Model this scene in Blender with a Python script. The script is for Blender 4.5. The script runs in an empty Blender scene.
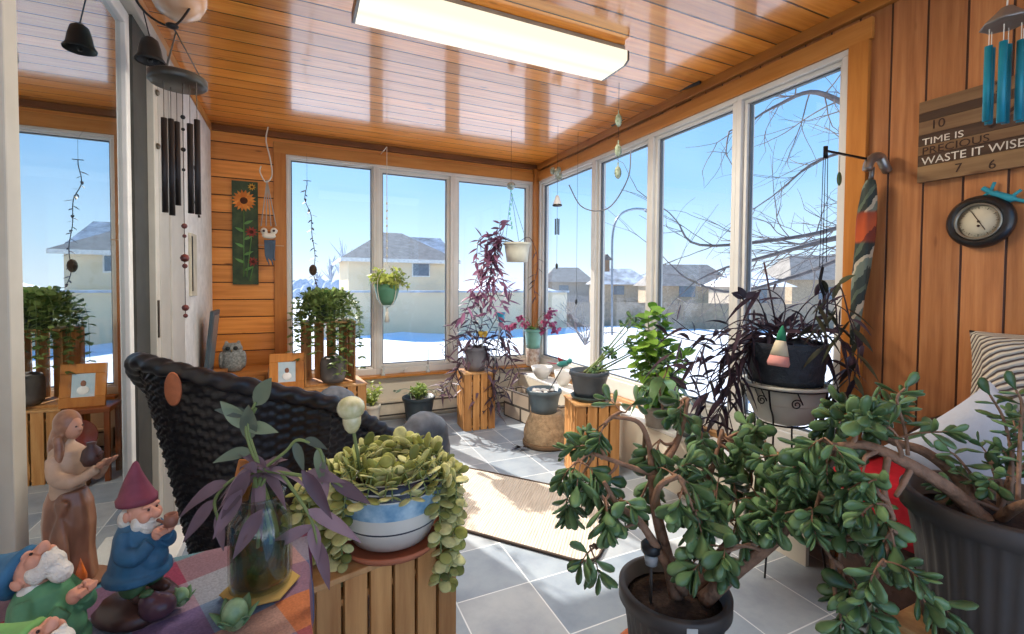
import bpy, math, random
from mathutils import Vector, Matrix
R = math.radians
rnd = random.Random(11)
U = rnd.uniform
SC = bpy.context.scene
COL = SC.collection
TAU = 2*math.pi
def V(*a): return Vector(a)
# ------------------------------------------------------------------ camera model (eye at 1.2 m)
F = 460.0; CX, CY = 512.0, 298.0
EYE = V(0, 0, 1.2)
yaw, pitch, roll = R(24.7), R(1.62), 0.0066
_f0 = V(math.sin(yaw), math.cos(yaw), 0); _r0 = V(math.cos(yaw), -math.sin(yaw), 0); _z = V(0, 0, 1)
FW = (_f0*math.cos(pitch) - _z*math.sin(pitch)).normalized()
_u = (_z*math.cos(pitch) + _f0*math.sin(pitch)).normalized()
RT = (_r0*math.cos(roll) + _u*math.sin(roll)).normalized()
UP = RT.cross(FW).normalized()
def ray(px, py): return FW + RT*((px-CX)/F) + UP*((CY-py)/F)
def D(px, py, t): return EYE + ray(px, py)*t            # point at distance t along the view axis
def onX(px, py, x): d = ray(px, py); return EYE + d*((x-EYE.x)/d.x)
def onY(px, py, y): d = ray(px, py); return EYE + d*((y-EYE.y)/d.y)
def onZ(px, py, z): d = ray(px, py); return EYE + d*((z-EYE.z)/d.z)
# ------------------------------------------------------------------ materials
def lin(c):
    if isinstance(c, str): c = tuple(int(c[i:i+2], 16) for i in (0, 2, 4))
    return tuple(((x/255)/12.92 if x/255 <= .04045 else ((x/255+.055)/1.055)**2.4) for x in c) + (1,)
_M = {}
class NT:
    def __init__(s, name):
        s.m = bpy.data.materials.new(name); s.m.use_nodes = True
        s.t = s.m.node_tree; s.t.nodes.clear()
        s.out = s.n('ShaderNodeOutputMaterial')
    def n(s, k, **kw):
        x = s.t.nodes.new(k)
        for a, b in kw.items(): setattr(x, a, b)
        return x
    def l(s, a, b): s.t.links.new(a, b)
    def math(s, op, a, b=None, c=None):
        x = s.n('ShaderNodeMath', operation=op)
        for i, q in enumerate((a, b, c)):
            if q is None: continue
            if isinstance(q, (int, float)): x.inputs[i].default_value = q
            else: s.l(q, x.inputs[i])
        return x.outputs[0]
    def mix(s, f, a, b, mode='MIX'):
        x = s.n('ShaderNodeMix', data_type='RGBA', blend_type=mode)
        for sock, q in ((x.inputs[0], f), (x.inputs[6], a), (x.inputs[7], b)):
            if isinstance(q, (int, float)): sock.default_value = q
            elif isinstance(q, tuple): sock.default_value = q
            else: s.l(q, sock)
        return x.outputs[2]
    def ramp(s, f, stops, interp='LINEAR'):
        x = s.n('ShaderNodeValToRGB'); cr = x.color_ramp; cr.interpolation = interp
        while len(cr.elements) < len(stops): cr.elements.new(.5)
        for e, (p, c) in zip(cr.elements, stops): e.position = p; e.color = c
        s.l(f, x.inputs[0]); return x.outputs[0]
    def noise(s, vec, scale, detail=3, rough=.55):
        x = s.n('ShaderNodeTexNoise'); x.inputs['Scale'].default_value = scale
        x.inputs['Detail'].default_value = detail; x.inputs['Roughness'].default_value = rough
        if vec is not None: s.l(vec, x.inputs['Vector'])
        return x.outputs['Fac']
    def scale(s, vec, v):
        x = s.n('ShaderNodeMapping'); x.inputs['Scale'].default_value = v; s.l(vec, x.inputs['Vector']); return x.outputs[0]
def mul(c, k): return (min(c[0]*k, 1), min(c[1]*k, 1), min(c[2]*k, 1), 1)
def pm(name, col, rough=.6, metal=0, var=.15, scale=9, bump=0, bscale=60, coat=0, spec=.5, col2=None, island=False,
       emit=0, sss=0, stretch=None, transl=0):
    if name in _M: return _M[name]
    t = NT(name); b = t.n('ShaderNodeBsdfPrincipled'); c = lin(col)
    tc = t.n('ShaderNodeTexCoord').outputs['Object']
    if stretch: tc = t.scale(tc, stretch)
    n = t.noise(tc, scale)
    c2 = lin(col2) if col2 else mul(c, 1+var*1.3)
    if island:
        g = t.n('ShaderNodeNewGeometry').outputs['Random Per Island']
        base = t.mix(g, mul(c, 1-var), c2)
        n2 = t.ramp(n, [(.35, (.72, .72, .72, 1)), (.65, (1.12, 1.12, 1.12, 1))])
        base = t.mix(1.0, base, n2, 'MULTIPLY')
    else:
        base = t.ramp(n, [(.3, mul(c, 1-var)), (.7, c2)])
    t.l(base, b.inputs['Base Color'])
    b.inputs['Roughness'].default_value = rough; b.inputs['Metallic'].default_value = metal
    b.inputs['Coat Weight'].default_value = coat; b.inputs['Coat Roughness'].default_value = .12
    b.inputs['Specular IOR Level'].default_value = spec
    if emit:
        t.l(base, b.inputs['Emission Color']); b.inputs['Emission Strength'].default_value = emit
    if bump:
        bn = t.n('ShaderNodeBump'); bn.inputs['Strength'].default_value = bump; bn.inputs['Distance'].default_value = .01
        t.l(t.noise(tc, bscale, 4), bn.inputs['Height']); t.l(bn.outputs[0], b.inputs['Normal'])
    sh = b.outputs[0]
    if transl:
        tr = t.n('ShaderNodeBsdfTranslucent'); t.l(base, tr.inputs[0])
        mx = t.n('ShaderNodeMixShader'); mx.inputs[0].default_value = transl
        t.l(sh, mx.inputs[1]); t.l(tr.outputs[0], mx.inputs[2]); sh = mx.outputs[0]
    t.l(sh, t.out.inputs[0]); _M[name] = t.m; return t.m
def plank(name, across, along, w, cdark, cmid, clight, rough=.35, coat=.3, groove=.035, off=0, gcol='3a1c08', vr=(.72, 1.18)):
    if name in _M: return _M[name]
    t = NT(name); b = t.n('ShaderNodeBsdfPrincipled')
    tc = t.n('ShaderNodeTexCoord').outputs['Object']
    sp = t.n('ShaderNodeSeparateXYZ'); t.l(tc, sp.inputs[0])
    c = t.math('DIVIDE', t.math('ADD', sp.outputs[across], off), w)
    idx = t.math('FLOOR', c); fr = t.math('FRACT', c)
    wn = t.n('ShaderNodeTexWhiteNoise', noise_dimensions='1D'); t.l(idx, wn.inputs['W'])
    cb = t.n('ShaderNodeCombineXYZ')
    t.l(t.math('MULTIPLY', sp.outputs[along], 1.2), cb.inputs[0])
    t.l(t.math('MULTIPLY', c, w*22), cb.inputs[1]); t.l(t.math('MULTIPLY', idx, 3.7), cb.inputs[2])
    g = t.noise(cb.outputs[0], 2.2, 5, .6)
    col = t.ramp(g, [(.25, lin(cdark)), (.5, lin(cmid)), (.78, lin(clight))])
    vb = t.ramp(wn.outputs[0], [(0, (vr[0], vr[0]*.95, vr[0]*.9, 1)), (1, (vr[1], vr[1]*.98, vr[1]*.95, 1))])
    col = t.mix(1.0, col, vb, 'MULTIPLY')
    # knots
    cb2 = t.n('ShaderNodeCombineXYZ')
    t.l(t.math('MULTIPLY', sp.outputs[along], 2.6), cb2.inputs[0])
    t.l(t.math('MULTIPLY', c, w*9), cb2.inputs[1]); t.l(t.math('MULTIPLY', idx, 5.1), cb2.inputs[2])
    vo = t.n('ShaderNodeTexVoronoi'); vo.inputs['Scale'].default_value = 1.35; t.l(cb2.outputs[0], vo.inputs['Vector'])
    k = t.ramp(vo.outputs['Distance'], [(.05, (1, 1, 1, 1)), (.13, (0, 0, 0, 1))])
    col = t.mix(t.math('MULTIPLY', k, .75), col, lin('4a2008'))
    lo = t.math('LESS_THAN', fr, groove); hi = t.math('GREATER_THAN', fr, 1-groove)
    gr = t.math('MAXIMUM', lo, hi)
    col = t.mix(gr, col, lin(gcol)); t.l(col, b.inputs['Base Color'])
    b.inputs['Roughness'].default_value = rough; b.inputs['Coat Weight'].default_value = coat; b.inputs['Coat Roughness'].default_value = .1
    b.inputs['Coat IOR'].default_value = 1.6 if coat > .9 else 1.5
    e = t.math('MINIMUM', fr, t.math('SUBTRACT', 1, fr))
    h = t.math('MINIMUM', t.math('DIVIDE', e, groove*1.6), 1)
    h = t.math('ADD', h, t.math('MULTIPLY', g, .12))
    bn = t.n('ShaderNodeBump'); bn.inputs['Strength'].default_value = .6; bn.inputs['Distance'].default_value = .004
    t.l(h, bn.inputs['Height']); t.l(bn.outputs[0], b.inputs['Normal'])
    t.l(b.outputs[0], t.out.inputs[0]); _M[name] = t.m; return t.m
def wood(name, c1, c2, axis=2, rough=.5, k=1.0):
    s = [14, 14, 14]; s[axis] = 1.2
    if name in _M: return _M[name]
    t = NT(name); b = t.n('ShaderNodeBsdfPrincipled')
    tc = t.n('ShaderNodeTexCoord').outputs['Object']
    n = t.noise(t.scale(tc, tuple(x*k for x in s)), 2.5, 5, .6)
    g = t.n('ShaderNodeNewGeometry').outputs['Random Per Island']
    col = t.ramp(n, [(.3, lin(c1)), (.7, lin(c2))])
    col = t.mix(1.0, col, t.ramp(g, [(0, (.75, .72, .7, 1)), (1, (1.15, 1.15, 1.12, 1))]), 'MULTIPLY')
    vo = t.n('ShaderNodeTexVoronoi'); vo.inputs['Scale'].default_value = 1
    t.l(t.scale(tc, tuple(x*k*.6+2 for x in s)), vo.inputs['Vector'])
    col = t.mix(t.math('MULTIPLY', t.ramp(vo.outputs['Distance'], [(.04, (1, 1, 1, 1)), (.12, (0, 0, 0, 1))]), .6), col, lin('4a2410'))
    t.l(col, b.inputs['Base Color']); b.inputs['Roughness'].default_value = rough
    t.l(b.outputs[0], t.out.inputs[0]); _M[name] = t.m; return t.m
def glass(name, refl=.06, tint=(1, 1, 1, 1), rough=0, fres=1.45, maxr=None):
    if name in _M: return _M[name]
    t = NT(name); tr = t.n('ShaderNodeBsdfTransparent'); tr.inputs[0].default_value = tint
    gl = t.n('ShaderNodeBsdfGlossy'); gl.inputs['Roughness'].default_value = rough
    mx = t.n('ShaderNodeMixShader'); lw = t.n('ShaderNodeLayerWeight'); lw.inputs[0].default_value = .5
    fo = t.math('ADD', t.math('MULTIPLY', t.math('POWER', lw.outputs['Facing'], 5), .9), .03)
    if maxr is not None:
        f = t.math('MINIMUM', t.math('ADD', t.math('MULTIPLY', fo, 1.5), refl), maxr)
    else: f = t.math('ADD', fo, refl)
    t.l(f, mx.inputs[0]); t.l(tr.outputs[0], mx.inputs[1]); t.l(gl.outputs[0], mx.inputs[2])
    t.l(mx.outputs[0], t.out.inputs[0]); _M[name] = t.m; return t.m
# ------------------------------------------------------------------ mesh builder
def frame(d, up=V(0, 0, 1)):
    d = d.normalized()
    if abs(d.dot(up)) > .97: up = V(1, 0, 0) if abs(d.x) < .9 else V(0, 1, 0)
    x = d.cross(up).normalized(); y = x.cross(d).normalized(); return x, y, d
class MB:
    def __init__(s): s.v = []; s.f = []; s.mi = []; s.sm = []; s.M = Matrix.Identity(4)
    def add(s, vs, fs, m=0, smooth=False):
        o = len(s.v); s.v += [s.M @ Vector(q) for q in vs]
        for f in fs: s.f.append([o+i for i in f]); s.mi.append(m); s.sm.append(smooth)
        return s
    def box(s, a, b, m=0):
        x0, y0, z0 = a; x1, y1, z1 = b
        vs = [(x0,y0,z0),(x1,y0,z0),(x1,y1,z0),(x0,y1,z0),(x0,y0,z1),(x1,y0,z1),(x1,y1,z1),(x0,y1,z1)]
        return s.add(vs, [(0,3,2,1),(4,5,6,7),(0,1,5,4),(1,2,6,5),(2,3,7,6),(3,0,4,7)], m)
    def cb(s, c, sz, m=0):
        return s.box([c[i]-sz[i]/2 for i in range(3)], [c[i]+sz[i]/2 for i in range(3)], m)
    def beam(s, p0, p1, w, h, m=0, up=V(0, 0, 1)):
        p0, p1 = Vector(p0), Vector(p1); x, y, d = frame(p1-p0, up); vs = []
        for p in (p0, p1):
            for a, b in ((-1,-1),(1,-1),(1,1),(-1,1)): vs.append(p+x*a*w/2+y*b*h/2)
        return s.add(vs, [(0,3,2,1),(4,5,6,7),(0,1,5,4),(1,2,6,5),(2,3,7,6),(3,0,4,7)], m)
    def tube(s, pts, r, n=8, m=0, caps=True, closed=False, wob=None):
        pts = [Vector(p) for p in pts]; N = len(pts)
        if not isinstance(r, (list, tuple)): r = [r]*N
        vs = []; x = None
        for i, p in enumerate(pts):
            if closed: d = pts[(i+1) % N]-pts[i-1]
            else: d = pts[min(i+1, N-1)]-pts[max(i-1, 0)]
            if d.length < 1e-9: d = V(0, 0, 1)
            d.normalize()
            if x is None: x, y, _ = frame(d)
            else:
                x = x-d*x.dot(d)
                if x.length < 1e-6: x, y, _ = frame(d)
                x.normalize(); y = d.cross(x)
            y = d.cross(x)
            for k in range(n):
                a = TAU*k/n; rr = r[i]*(wob(i, a) if wob else 1)
                vs.append(p+x*math.cos(a)*rr+y*math.sin(a)*rr)
        fs = []
        for i in range(N if closed else N-1):
            j = (i+1) % N
            for k in range(n): k2 = (k+1) % n; fs.append((i*n+k, i*n+k2, j*n+k2, j*n+k))
        if caps and not closed:
            fs.append(tuple(range(n))[::-1]); fs.append(tuple((N-1)*n+k for k in range(n)))
        return s.add(vs, fs, m, n > 4)
    def lathe(s, prof, c=(0, 0, 0), n=28, m=0, smooth=True, wob=None, sx=1, sy=1, mats=None, cap=True):
        vs = []; fs = []; c = Vector(c)
        for i, (r, z) in enumerate(prof):
            for k in range(n):
                a = TAU*k/n; q = r*(wob(i, a) if wob else 1)
                vs.append(c+V(math.cos(a)*q*sx, math.sin(a)*q*sy, z))
        for i in range(len(prof)-1):
            f0 = []
            for k in range(n): k2 = (k+1) % n; f0.append((i*n+k, i*n+k2, (i+1)*n+k2, (i+1)*n+k))
            fs.append((f0, mats[i] if mats else m))
        o = len(s.v); s.v += [s.M @ q for q in vs]
        for f0, mm in fs:
            for f in f0: s.f.append([o+i for i in f]); s.mi.append(mm); s.sm.append(smooth)
        if cap and prof[0][0] > 1e-4: s.f.append([o+k for k in range(n)][::-1]); s.mi.append(m); s.sm.append(False)
        if cap and prof[-1][0] > 1e-4:
            L = (len(prof)-1)*n; s.f.append([o+L+k for k in range(n)]); s.mi.append(m); s.sm.append(False)
        return s
    def ball(s, c, r, n=12, m=0, rot=None):
        if not isinstance(r, (tuple, list)): r = (r, r, r)
        vs = []; h = n//2+1; c = Vector(c)
        for i in range(h+1):
            th = math.pi*i/h
            for k in range(n):
                a = TAU*k/n; q = V(math.sin(th)*math.cos(a)*r[0], math.sin(th)*math.sin(a)*r[1], math.cos(th)*r[2])
                if rot is not None: q = rot @ q
                vs.append(c+q)
        fs = [(i*n+k, (i+1)*n+k, (i+1)*n+(k+1) % n, i*n+(k+1) % n) for i in range(h) for k in range(n)]
        return s.add(vs, fs, m, True)
    def fat(s, p, d, nrm, L, W, T=.3, bend=0, n=6, m=0, obo=1.35):    # fleshy leaf
        d = d.normalized(); x = d.cross(nrm)
        if x.length < 1e-4: x = d.cross(V(1, .3, .2))
        x.normalize(); y = x.cross(d).normalized(); vs = []; st = (0, .16, .4, .66, .88, 1)
        for q in st:
            w = W/2*{0: .1, .16: .3, .4: .74, .66: 1.0, .88: .8, 1: .3}[q] if obo > 1 else W/2*{0: .2, .16: .66, .4: .98, .66: .98, .88: .66, 1: .3}[q]
            if q == 0: w = W*.07
            if q == 1: w = W*.1
            c = p+d*(q*L)-y*(bend*L*q*q)
            for k in range(n):
                a = TAU*k/n; vs.append(c+x*math.cos(a)*w+y*math.sin(a)*w*T)
        N = len(st); fs = [(i*n+k, i*n+(k+1) % n, (i+1)*n+(k+1) % n, (i+1)*n+k) for i in range(N-1) for k in range(n)]
        fs.append(tuple((N-1)*n+k for k in range(n))); fs.append(tuple(range(n))[::-1])
        s.add(vs, fs, m, True)
    def blade(s, p, d, nrm, L, W, bend=.3, fold=.25, seg=5, m=0, pw=.7, twist=0):    # thin leaf
        d = d.normalized(); x = d.cross(nrm)
        if x.length < 1e-4: x = d.cross(V(1, .3, .2))
        x.normalize(); y = x.cross(d).normalized(); vs = []; dn = V(0, 0, -1)
        for i in range(seg+1):
            q = i/seg; w = W/2*math.sin(math.pi*(q**pw)*.97+.03) if i else W*.06
            if i == seg: w = W*.02
            c = p+d*(q*L)+dn*(bend*L*q*q)
            vs += [c+x*w, c-y*w*fold*2, c-x*w]
        fs = []
        for i in range(seg):
            a = i*3; fs += [(a, a+1, a+4, a+3), (a+1, a+2, a+5, a+4)]
        s.add(vs, fs, m, True)
    def build(s, name, mat, parent=None, bevel=0, sub=0, remesh=0, solid=0):
        me = bpy.data.meshes.new(name); off = V(0, 0, 0)
        q = parent
        while q is not None: off = off+q.location; q = q.parent
        me.from_pydata([tuple(v-off) for v in s.v], [], s.f)
        mats = mat if isinstance(mat, (list, tuple)) else [mat]
        for m in mats: me.materials.append(m)
        me.polygons.foreach_set('material_index', [min(i, len(mats)-1) for i in s.mi])
        me.polygons.foreach_set('use_smooth', s.sm); me.update()
        o = bpy.data.objects.new(name, me); COL.objects.link(o)
        if parent: o.parent = parent
        if bevel:
            b = o.modifiers.new('b', 'BEVEL'); b.width = bevel; b.segments = 2; b.limit_method = 'ANGLE'
        if remesh:
            b = o.modifiers.new('r', 'REMESH'); b.mode = 'VOXEL'; b.voxel_size = remesh; b.use_smooth_shade = True
            c = o.modifiers.new('s', 'SMOOTH'); c.iterations = 3
        if solid:
            b = o.modifiers.new('t', 'SOLIDIFY'); b.thickness = solid
        if sub:
            b = o.modifiers.new('u', 'SUBSURF'); b.levels = sub; b.render_levels = sub
        return o
def thing(name, label, cat, loc=(0, 0, 0), group=None, kind=None):
    o = bpy.data.objects.new(name, None); COL.objects.link(o); o.location = loc; o.empty_display_size = .05
    return tag(o, label, cat, group, kind)
def tag(o, label=None, cat=None, group=None, kind=None):
    if label: o['label'] = label
    if cat: o['category'] = cat
    if group: o['group'] = group
    if kind: o['kind'] = kind
    return o
def struct(o): o['kind'] = 'structure'; return o
def copy_tree(o, parent=None):
    c = o.copy(); COL.objects.link(c); c.parent = parent
    for ch in [x for x in bpy.data.objects if x.parent == o]: copy_tree(ch, c)
    return c
def bez(pts, n=10):          # Catmull-Rom through points
    P = [Vector(p) for p in pts]; P = [P[0]*2-P[1]]+P+[P[-1]*2-P[-2]]; out = []
    for i in range(1, len(P)-2):
        for k in range(n):
            t = k/n; a, b, c, d = P[i-1], P[i], P[i+1], P[i+2]
            out.append(.5*((2*b)+(c-a)*t+(2*a-5*b+4*c-d)*t*t+(3*b-a-3*c+d)*t**3))
    out.append(P[-2]); return out
def lerp(a, b, t): return a+(b-a)*t
def taper(r0, r1, n): return [r0+(r1-r0)*i/(n-1) for i in range(n)]
def text_mesh(body, size, M, mat, name, parent, ext=.0006):
    c = bpy.data.curves.new('t', 'FONT'); c.body = body; c.size = size; c.extrude = ext; c.align_x = 'LEFT'; c.resolution_u = 3
    o = bpy.data.objects.new('t', c); COL.objects.link(o)
    me = bpy.data.meshes.new_from_object(o.evaluated_get(bpy.context.evaluated_depsgraph_get()))
    bpy.data.objects.remove(o); me.materials.clear(); me.materials.append(mat)
    me.transform(M); off = parent.location if parent else V(0, 0, 0)
    me.transform(Matrix.Translation(-off))
    n = bpy.data.objects.new(name, me); COL.objects.link(n); n.parent = parent
    return n
def rdir(zb=0, zs=1):
    a = U(0, TAU); z = U(-1, 1)*zs+zb; return V(math.cos(a), math.sin(a), z).normalized()
# ================================================================== SETTING
XL, XR, YB, YF, H = -.62, 2.18, 4.15, -.9, 2.4
ceil_m = plank('varnished_ceiling_boards', 1, 0, .1245, 'c27528', 'e2933c', 'f2b05a', rough=.28, coat=1.0, groove=.035, off=.06)
wallB_m = plank('horizontal_pine_boards', 2, 0, .134, 'bd7430', 'd68a3e', 'e39c50', rough=.42, coat=.15, groove=.03)
wallR_m = plank('vertical_cedar_boards', 1, 2, .118, '875433', 'a36c42', 'b88254', vr=(.62, 1.28), rough=.45, coat=.1, groove=.03, off=-.015)
trim_m = wood('golden_pine_trim', 'b8752f', 'd0904a', 0, .4)
trimz_m = wood('golden_pine_post', 'b06c2c', 'c8853f', 2, .4)
dark_trim = wood('dark_gap_trim', '6b3c17', '8a5223', 0, .5)
vinyl = pm('weathered_white_vinyl', 'c9c5bd', .45, var=.06, scale=4, bump=.05)
vinyl_d = pm('grey_gasket', '55595c', .6)
cream = pm('cream_painted_wall', 'd8cdb8', .6, var=.06, scale=3)
white_p = pm('white_paint', 'dedbd4', .5, var=.05)
pane_m = glass('clear_pane', .0)
def floor_mat():
    t = NT('slate_blue_vinyl_tiles'); b = t.n('ShaderNodeBsdfPrincipled')
    tc = t.n('ShaderNodeTexCoord').outputs['Object']; sp = t.n('ShaderNodeSeparateXYZ'); t.l(tc, sp.inputs[0])
    W = .308
    cx = t.math('DIVIDE', t.math('SUBTRACT', sp.outputs[0], .835-W*10), W); cy = t.math('DIVIDE', t.math('SUBTRACT', sp.outputs[1], 1.628-W*10), W)
    cb = t.n('ShaderNodeCombineXYZ'); t.l(t.math('FLOOR', cx), cb.inputs[0]); t.l(t.math('FLOOR', cy), cb.inputs[1])
    wn = t.n('ShaderNodeTexWhiteNoise', noise_dimensions='2D'); t.l(cb.outputs[0], wn.inputs['Vector'])
    base = t.ramp(wn.outputs[0], [(0, lin('7f8b98')), (.5, lin('959da4')), (1, lin('a9abac'))])
    va = t.n('ShaderNodeVectorMath', operation='ADD'); t.l(tc, va.inputs[0]); t.l(wn.outputs['Color'], va.inputs[1])
    n = t.noise(va.outputs[0], 5, 6, .65)
    base = t.mix(1.0, base, t.ramp(n, [(.3, (.74, .76, .8, 1)), (.55, (1, 1, 1, 1)), (.75, (1.15, 1.13, 1.08, 1))]), 'MULTIPLY')
    def e(c): f = t.math('FRACT', c); return t.math('MINIMUM', f, t.math('SUBTRACT', 1, f))
    g = t.math('LESS_THAN', t.math('MINIMUM', e(cx), e(cy)), .008)
    base = t.mix(g, base, lin('d4d6d6')); t.l(base, b.inputs['Base Color'])
    b.inputs['Roughness'].default_value = .42
    bn = t.n('ShaderNodeBump'); bn.inputs['Strength'].default_value = .15; bn.inputs['Distance'].default_value = .003
    t.l(n, bn.inputs['Height']); t.l(bn.outputs[0], b.inputs['Normal'])
    t.l(b.outputs[0], t.out.inputs[0]); return t.m
struct(MB().box((XL-.1, YF, -.1), (XR+.12, YB+.12, 0)).build('floor', floor_mat()))
ceil_m.node_tree.nodes['Principled BSDF'].inputs['Coat Tint'].default_value = (1, .93, .82, 1)
struct(MB().box((XL-.1, YF, H), (XR+.12, YB+.12, H+.1)).build('ceiling', ceil_m))
# back wall
m = MB()
m.box((XL-.1, YB, 0), (-.10, YB+.12, H)); m.box((2.14, YB, 0), (XR+.12, YB+.12, H)); m.box((-.10, YB, 2.24), (2.14, YB+.12, H))
struct(m.build('wall_back', wallB_m))
struct(MB().box((-.10, YB-.02, 0), (XR, YB+.12, .385)).build('wall_back_lower', cream))
# back trims
struct(MB().box((-.19, YB-.022, .0), (-.10, YB, 2.24)).build('trim_1', trimz_m, bevel=.003))
struct(MB().box((-.19, YB-.022, 2.235), (XR, YB, 2.325)).build('trim_2', trim_m, bevel=.003))
struct(MB().box((XL, YB-.04, 2.355), (XR, YB, H)).build('trim_3', dark_trim, bevel=.004))
struct(MB().box((-.10, YB-.085, .383), (XR-.05, YB+.03, .405)).build('trim_4', trim_m, bevel=.004))
# corner post
struct(MB().box((2.125, YB-.055, 0), (XR, YB-.0, 2.36)).build('trim_5', trimz_m, bevel=.004))
# right wall: cedar part, header, lower part
m = MB()
m.box((XR, YF, 0), (XR+.12, 1.215, H)); m.box((XR, 1.215, 2.24), (XR+.12, YB, H))
struct(m.build('wall_right', wallR_m))
struct(MB().box((XR, 1.215, 0), (XR+.12, YB, .34)).build('wall_right_lower', cream))
struct(MB().box((XR-.022, 1.14, 2.235), (XR, YB-.05, 2.325)).build('trim_6', wood('golden_pine_trim_y', 'b8752f', 'd0904a', 1, .4), bevel=.003))
struct(MB().box((XR-.03, YF, 2.345), (XR, YB-.05, H)).build('trim_7', wood('golden_pine_trim_yy', '9a5c24', 'b97a35', 1, .4), bevel=.003))
struct(MB().box((XR-.022, 1.15, .0), (XR, 1.23, 2.24)).build('trim_8', trimz_m, bevel=.003))
struct(MB().box((XR-.22, 1.232, .32), (XR+.03, YB-.06, .342)).build('trim_9', white_p, bevel=.004))
struct(MB().box((XR-.22, 1.232, .0), (XR-.2, YB-.06, .319)).build('trim_10', cream))
struct(MB().box((XR-.05, 1.232, .343), (XR+.03, YB-.06, .371)).build('trim_11', wood('sill_wood', 'a8794c', 'c39a6c', 1, .5), bevel=.003))
def window(n, axis, a0, a1, z0, z1, label_sash=True, gasket=True, glassm=pane_m, k=.035, j=.026, kb=.055):
    w = bpy.data.objects.new('window_%d' % n, None); COL.objects.link(w); w['kind'] = 'structure'
    def bx(mb, lo, hi, zlo, zhi, d0, d1, mi=0):
        if axis == 'x': mb.box((lo, YB+d0, zlo), (hi, YB+d1, zhi), mi)
        else: mb.box((XR+d0, lo, zlo), (XR+d1, hi, zhi), mi)
    w.location = ((a0+a1)/2, YB+.04, z0) if axis == 'x' else (XR+.04, (a0+a1)/2, z0)
    fr = MB()
    bx(fr, a0, a1, z1-k, z1, -.012, .09); bx(fr, a0, a1, z0, z0+kb, -.012, .09)
    bx(fr, a0, a0+k, z0+kb, z1-k, -.012, .09); bx(fr, a1-k, a1, z0+kb, z1-k, -.012, .09)
    fr.build('window_frame', vinyl, w, bevel=.003)
    sh = MB(); b0, b1, y0, y1 = a0+k, a1-k, z0+kb, z1-k
    bx(sh, b0, b1, y1-j, y1, .012, .07); bx(sh, b0, b1, y0, y0+j, .012, .07); bx(sh, b0, b0+j, y0+j, y1-j, .012, .07); bx(sh, b1-j, b1, y0+j, y1-j, .012, .07)
    sh.build('sash', vinyl, w, bevel=.003)
    gk = MB(); g = .008; b0 += j; b1 -= j; y0 += j; y1 -= j
    bx(gk, b0, b1, y1-g, y1, .03, .05); bx(gk, b0, b1, y0, y0+g, .03, .05); bx(gk, b0, b0+g, y0+g, y1-g, .03, .05); bx(gk, b1-g, b1, y0+g, y1-g, .03, .05)
    gk.build('gasket', vinyl_d, w)
    p = MB(); bx(p, b0, b1, y0, y1, .038, .041); p.build('pane', glassm, w)
    if axis == 'x':
        h = MB(); xx = b0+.25*(b1-b0)
        h.box((xx, YB-.022, z0+.01), (xx+.05, YB-.011, z0+.03)); h.tube([(xx+.025, YB-.025, z0+.02), (xx+.06, YB-.035, z0+.05)], .005, 6)
        h.build('latch', vinyl, w)
    return w
for i, (a, b) in enumerate(((-.10, .60), (.60, 1.30), (1.30, 2.125))): window(i+1, 'x', a, b, .405, 2.235, k=.022 if i == 0 else .03, j=.012 if i == 0 else .028)
for i, (a, b) in enumerate((lambda a, b, c: ((a, 4.09), (b, a), (c, b), (1.232, c)))(onX(593, 330, XR).y, onX(649, 330, XR).y, onX(734, 330, XR).y)): window(i+4, 'y', a, b, .372, 2.235, kb=.11, k=.028, j=.02)
# baseboard heater on the back wall
t = thing('baseboard_heater', 'long cream electric baseboard heater along the floor under the back windows', 'heater', (.6, YB-.02, 0))
MB().box((-.08, YB-.062, .03), (1.95, YB-.022, .175)).build('housing', pm('heater_enamel', 'cfc4ae', .4), t, bevel=.006)
mm = MB(); mm.box((-.05, YB-.066, .045), (1.92, YB-.063, .058)); mm.box((-.05, YB-.066, .148), (1.92, YB-.063, .160))
mm.build('vent_slot', pm('slot_dark', '4c4740', .8), t)
mm = MB(); [mm.box((x, YB-.07, .028), (x+.012, YB-.021, .18)) for x in ()]
[MB().box((x, YB-.07, .028), (x+.012, YB-.021, .18)).build('end_cap', pm('heater_cap', 'bfb49d', .4), t) for x in (-.08, 1.938)]
mm.box((.42, YB-.068, .03), (.43, YB-.0635, .175)); mm.build('joint', pm('heater_cap', 'bfb49d', .4), t)
# left (house) wall with patio door opening  Y 1.46..2.62
lw = pm('white_house_siding', 'cfccc6', .6, var=.08, scale=5, bump=.1)
m = MB(); m.box((XL-.1, YF, 0), (XL, 1.40, H)); m.box((XL-.1, 2.62, 0), (XL, YB, H)); m.box((XL-.1, 1.40, 2.34), (XL, 2.62, H))
struct(m.build('wall_left', lw))
struct(MB().box((XL, YF, 2.345), (XL+.02, YB-.04, H)).build('trim_12', wood('left_pine_trim', 'c08140', 'd49a58', 1, .4), bevel=.003))
d = bpy.data.objects.new('door_1', None); COL.objects.link(d); d['kind'] = 'structure'; d.location = (XL, 2.0, 0)
m = MB(); beige = pm('beige_door_aluminium', 'b9b3a6', .4, var=.06)
m.box((XL-.08, 1.40, 0), (XL+.03, 1.46, 2.34)); m.box((XL-.08, 2.56, 0), (XL+.03, 2.62, 2.34)); m.box((XL-.08, 1.47, 2.29), (XL+.03, 2.56, 2.34)); m.box((XL-.08, 1.47, 0), (XL+.05, 2.56, .03))
m.build('door_frame', beige, d, bevel=.004)
m = MB()
for a, b, z0, z1 in ((1.465, 1.515, .035, 2.285), (2.33, 2.375, .035, 2.285), (1.515, 2.33, 2.23, 2.285), (1.515, 2.33, .035, .12)): m.box((XL-.045, a, z0), (XL-.005, b, z1))
m.build('door_sash', white_p, d, bevel=.004)
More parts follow.
